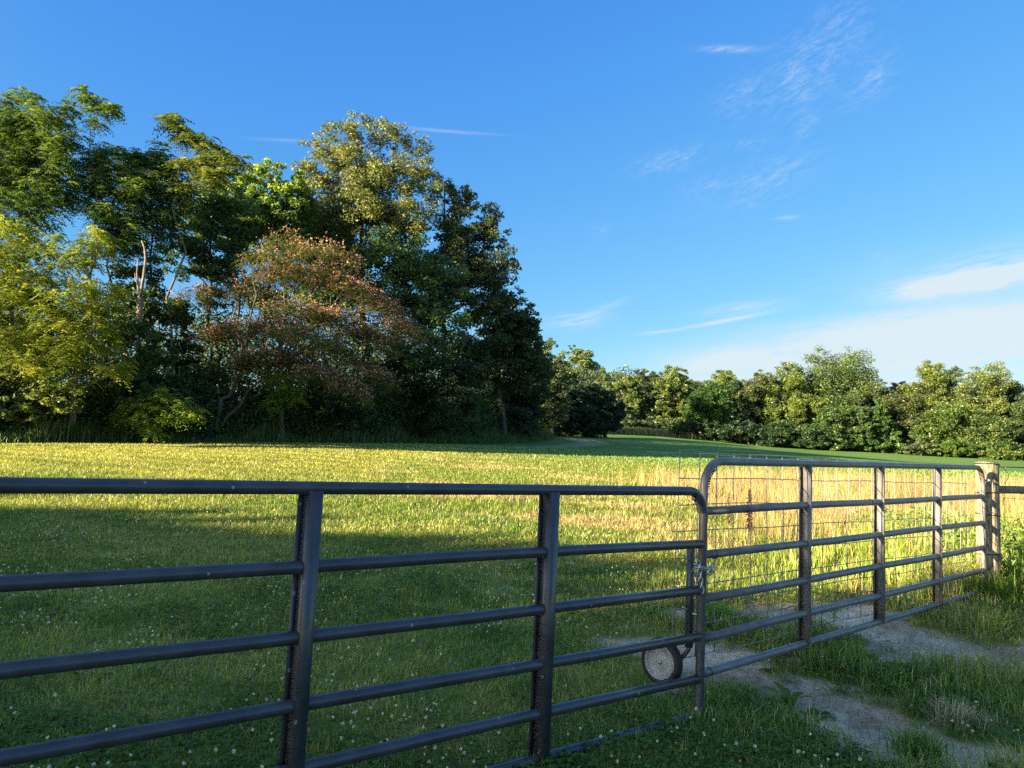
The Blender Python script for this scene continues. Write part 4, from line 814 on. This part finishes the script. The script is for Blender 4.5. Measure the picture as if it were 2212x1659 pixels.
for py in (1003, 1064, 1111, 1196, 1243):
    z = at(2133, py, PB.y).z; b_ = MB(); b_.tube([(PB.x + (PR * 1.05) * math.cos(a), PB.y + (PR * 1.05) * math.sin(a), z + .008 * math.sin(a + py)) for a in np.linspace(0, 2 * PI, 29)[:-1]], .0052, 6, closed=True); b_.build('wire_band', M['black'], post, True)
hb = MB(); hz_ = P2(0, .11).z + u2.z * G2_LEN; c0 = Vector((P2(G2_LEN, .11).x, P2(G2_LEN, .11).y, P2(G2_LEN, .13).z)); c1 = Vector((PB.x, PB.y, c0.z + .01))
hb.tube([c0, c1], .009, 8); hb.tube([c0 + Vector((.03, -.03, .0)), c0 + Vector((.055, -.05, 0.0))], .016, 6); hb.build('hinge_bolt', M['chain'], post, True)
c0 = P2(G2_LEN, 1.13); hb = MB(); hb.tube([c0, Vector((PB.x, PB.y, c0.z))], .009, 8); hb.build('hinge_bolt', M['chain'], post, True)
# brace rail, fence wires running off to the right
fd = Vector((.93, .36, 0)).normalized(); R0 = PB + fd * .095
z0 = at(2155, 1058, PB.y).z
fr = MB(); fr.tube([Vector((R0.x, R0.y, z0)) + fd * t + Vector((0, 0, .012 * t + .003 * math.sin(t * 5))) for t in np.linspace(0, 2.6, 9)], .041, 14); o = fr.build('fence_rail', M['postwood'], None, True)
tag(o, 'round grey wooden rail running right from the wire-bound post', 'rail')
wf = MB(); zt = PTOP - .03; wires = [zt + .0, zt - .33, zt - .55, zt - .8]
for z in wires: wf.tube([PB + fd * (.1 + t) + n2 * .06 + Vector((0, 0, z + .012 * math.sin(t * 3 + z * 7))) for t in np.linspace(0, 2.8, 12)], .0026, 5)
for t in (.36, .9, 1.5, 2.1): wf.tube([PB + fd * (t + .02 * math.sin(z * 9)) + n2 * .06 + Vector((0, 0, z)) for z in np.linspace(zt, zt - .8, 7)], .0026, 5)
wf.tube([PB + fd * (.28 + .09 * math.sin(k * .6)) + n2 * .03 + Vector((0, 0, zt - .01 - .035 * k)) for k in range(6)], .0035, 5)
o = wf.build('wire_fence', M['zinc'], None, True); tag(o, 'thin wire fence behind the round rail at the right edge', 'fence')
def plain_post(x, y, label):
    z0 = G(x, y); o = empty('fence_post', (x, y, z0), label, 'post'); s = MB()
    s.tube([(x, y, z0 - .1), (x, y, z0 + .5), (x + .004, y, z0 + 1.0), (x, y, z0 + 1.52)], [.108, .105, .103, .10], 22); s.build('shaft', M['postwood'], o, True)
q_ = P1(4.88 + .16, 0); plain_post(q_.x, q_.y, 'wooden post outside the left edge on which the nearer gate hangs')
q_ = PB + fd * 2.75; plain_post(q_.x, q_.y, 'wooden post outside the right edge at the far end of the round rail')
# ------------------------------------------------------------------ chain round both gate ends
ch = MB(); cc = (P1(0, .55) + P2(0, .62)) * .5; dv = (P2(0, .62) - P1(0, .55)); dv.z = 0; ln = dv.length; du = dv.normalized(); dn_ = Vector((-du.y, du.x, 0))
path = []; Np = 64
for i in range(Np):
    a = 2 * PI * i / Np; r1, r2 = ln * .5 + .055, .052 + .02 * (math.sin(a * 2) ** 2)
    path.append(cc + du * r1 * math.cos(a) + dn_ * r2 * math.sin(a) + Vector((0, 0, .03 + .045 * math.cos(a * 1 + 2.6) + .01 * math.sin(3 * a))))
Lp = sum((path[i] - path[(i + 1) % Np]).length for i in range(Np)); nl = int(Lp / .027); acc = 0; pts = []
for k in range(nl):
    t = k / nl * Np; i0 = int(t); f = t - i0; pts.append((path[i0 % Np].lerp(path[(i0 + 1) % Np], f), (path[(i0 + 1) % Np] - path[i0 % Np]).normalized()))
def link(mb, c, t, flip):
    s = t.cross(Vector((0, 0, 1))).normalized(); v = s if flip else t.cross(s).normalized(); ring = []
    for j in range(12):
        a = 2 * PI * j / 12; ring.append(c + t * (.019 * math.cos(a) + .006 * (1 if math.cos(a) > 0 else -1)) * .85 + v * .0105 * math.sin(a))
    mb.tube(ring, .0032, 6, closed=True)
for k, (p, t) in enumerate(pts): link(ch, p, t, k % 2)
for k in range(7): link(ch, cc - du * (ln * .5 + .05) + Vector((-.02 + .004 * k, .01, -.03 - .024 * k + .12)), Vector((.1, 0, -1)).normalized(), k % 2)
o = ch.build('chain', M['chain'], None, True); tag(o, 'galvanised link chain looped round the meeting ends of the two gates', 'chain')
# ------------------------------------------------------------------ stone, plants
def rock(px, py, sx, label):
    g = gpt(px, py); rng = np.random.default_rng(3); import bmesh
    bm = bmesh.new(); bmesh.ops.create_icosphere(bm, subdivisions=3, radius=1)
    for v in bm.verts: v.co *= 1 + .12 * math.sin(v.co.x * 3 + 1) * math.cos(v.co.y * 4) + .05 * rng.normal(); v.co = Vector((v.co.x * sx, v.co.y * sx * .8, v.co.z * sx * .55))
    me = bpy.data.meshes.new('stone'); bm.to_mesh(me); bm.free(); me.materials.append(M['stone']); o = bpy.data.objects.new('stone', me); C.objects.link(o); o.location = (g.x, g.y, G(g.x, g.y) + sx * .2); tag(o, label, 'stone')
rock(1452, 1497, .06, 'small tan stone lying below the wheel of the nearer gate')
def broadleaf(name, label, cat, px, py, n, L0, wdt, colr, up=.6, seed=1, az0=None):
    g = gpt(px, py); rng = np.random.default_rng(seed); z0 = G(g.x, g.y); V = []; Fs = []; cs = []
    root = empty(name, (g.x, g.y, z0), label, cat)
    for k in range(n):
        a = 2 * PI * k / n + rng.normal(0, .25); L_ = L0 * (.6 + .5 * rng.random()); el = up * (.5 + rng.random()); d = np.array([math.cos(a), math.sin(a), 0]); s = np.array([-math.sin(a), math.cos(a), 0]); m = 6; b0 = sum(len(v) for v in V)
        vv = []
        for i in range(m + 1):
            t = i / m; c = np.array([g.x, g.y, z0]) + d * L_ * t * math.cos(el * (1 - .6 * t)) + np.array([0, 0, 1]) * (L_ * (math.sin(el) * t - .38 * t * t * t)); ww = wdt * math.sin(PI * min(1, t * .86 + .1)) ** .8 * (.75 + .3 * rng.random())
            vv += [c - s * ww + np.array([0, 0, ww * .25]), c, c + s * ww + np.array([0, 0, ww * .25])]
        V.append(vv)
        for i in range(m):
            for q in (0, 1): r0 = b0 + i * 3 + q; Fs.append([r0, r0 + 1, r0 + 4, r0 + 3])
    V = np.vstack(V); mesh_obj('leaves', V, np.array(Fs), M['leaf'], root, np.array(colr) * np.clip(np.random.default_rng(2).normal(1, .08, (len(V), 1)), .7, 1.3), True); return root
broadleaf('dock_plant', 'broad-leaved green weed at the edge of the bare soil near the bottom', 'weed', 1705, 1535, 9, .20, .026, (.11, .2, .03), .9, 3)
broadleaf('dock_plant', 'flat rosette weed with wide pale leaves right of the broad-leaved weed', 'weed', 1765, 1545, 6, .11, .026, (.10, .17, .045), .25, 5)
broadleaf('plantain_weed', 'greyish flat-leaved weed on bare soil at the lower right corner', 'weed', 2140, 1560, 7, .09, .02, (.12, .18, .07), .3, 6)
broadleaf('plantain_weed', 'small leafy weed on the soil below the far gate, left of its first upright', 'weed', 1655, 1450, 7, .07, .016, (.08, .14, .04), .3, 7)
def tuft(label, px, py, n, h, r, colr, lean, seed, w=.005, name='grass_tuft'):
    g = gpt(px, py); 
    X = g.x + rs.normal(0, r, n); Y = g.y + rs.normal(0, r, n); V, Fs, cc = blades('x', X, Y, h * (.5 + .6 * rs.random(n)), w, np.array(colr), lean, 2, build=False)
    o = mesh_obj(name, V, Fs, M['grass'], None, cc); tag(o, label, 'grass tuft')
tuft('bright green grass tuft behind the chained gate ends', 1548, 1345, 700, .20, .08, (.09, .22, .03), .45, 1)
tuft('dry bleached grass tussock on the soil at the lower right', 2070, 1570, 420, .17, .06, (.32, .29, .17), 1.0, 2, .0035)
tuft('green grass clump on the strip between the two bare soil tracks', 1960, 1470, 700, .14, .07, (.10, .17, .04), .7, 3)
tuft('leafy green grass clump left on the strip between the soil tracks', 1800, 1450, 700, .12, .07, (.085, .15, .04), .7, 4)
tuft('upright green grass clump at the bottom edge beside the soil', 1990, 1640, 500, .16, .06, (.10, .18, .04), .5, 5)
tuft('grass clump arching over the foot of the wooden post', 2150, 1300, 600, .34, .09, (.15, .23, .04), .8, 6, .007)
tuft('wiry grass tussock in the lawn behind the nearer gate', 1200, 1190, 600, .16, .07, (.11, .16, .04), .7, 8)
# dead seed stalks of dock
def stalk(px, py, topy, D, label, sc=1.0):
    b = at(px, py, D); z0 = G(b.x, b.y); t = at(px + 2, topy, D); root = empty('dock_stalk', (b.x, b.y, z0), label, 'seed stalk'); s = MB(); s.tube(wiggle((b.x, b.y, z0), t, 6, .01), np.linspace(.008, .003, 6), 6); s.build('stem', simple('brown_stem', (.09, .045, .03)), root, True)
    rng = np.random.default_rng(5); n = int(500 * sc); u = rng.random(n) ** .7; P = np.array(t) + (np.array([b.x, b.y, z0]) - np.array(t)) * (u * .52)[:, None] + rng.normal(0, .015, (n, 3)) * (.4 + u[:, None])
    V, Fq = leafquads(P, .03, .2, .7, rng); mesh_obj('seed_head', V, Fq, M['leaf'], root, np.repeat(np.array([.085, .04, .028]) * (.6 + .8 * rng.random((n, 1))), 4, 0))
stalk(1618, 1150, 1058, 9.2, 'dark brown dock seed stalk standing in the straw behind the farther gate')
stalk(1573, 1150, 1068, 10.5, 'thin reddish seed stalk left of the dark brown one', .18)
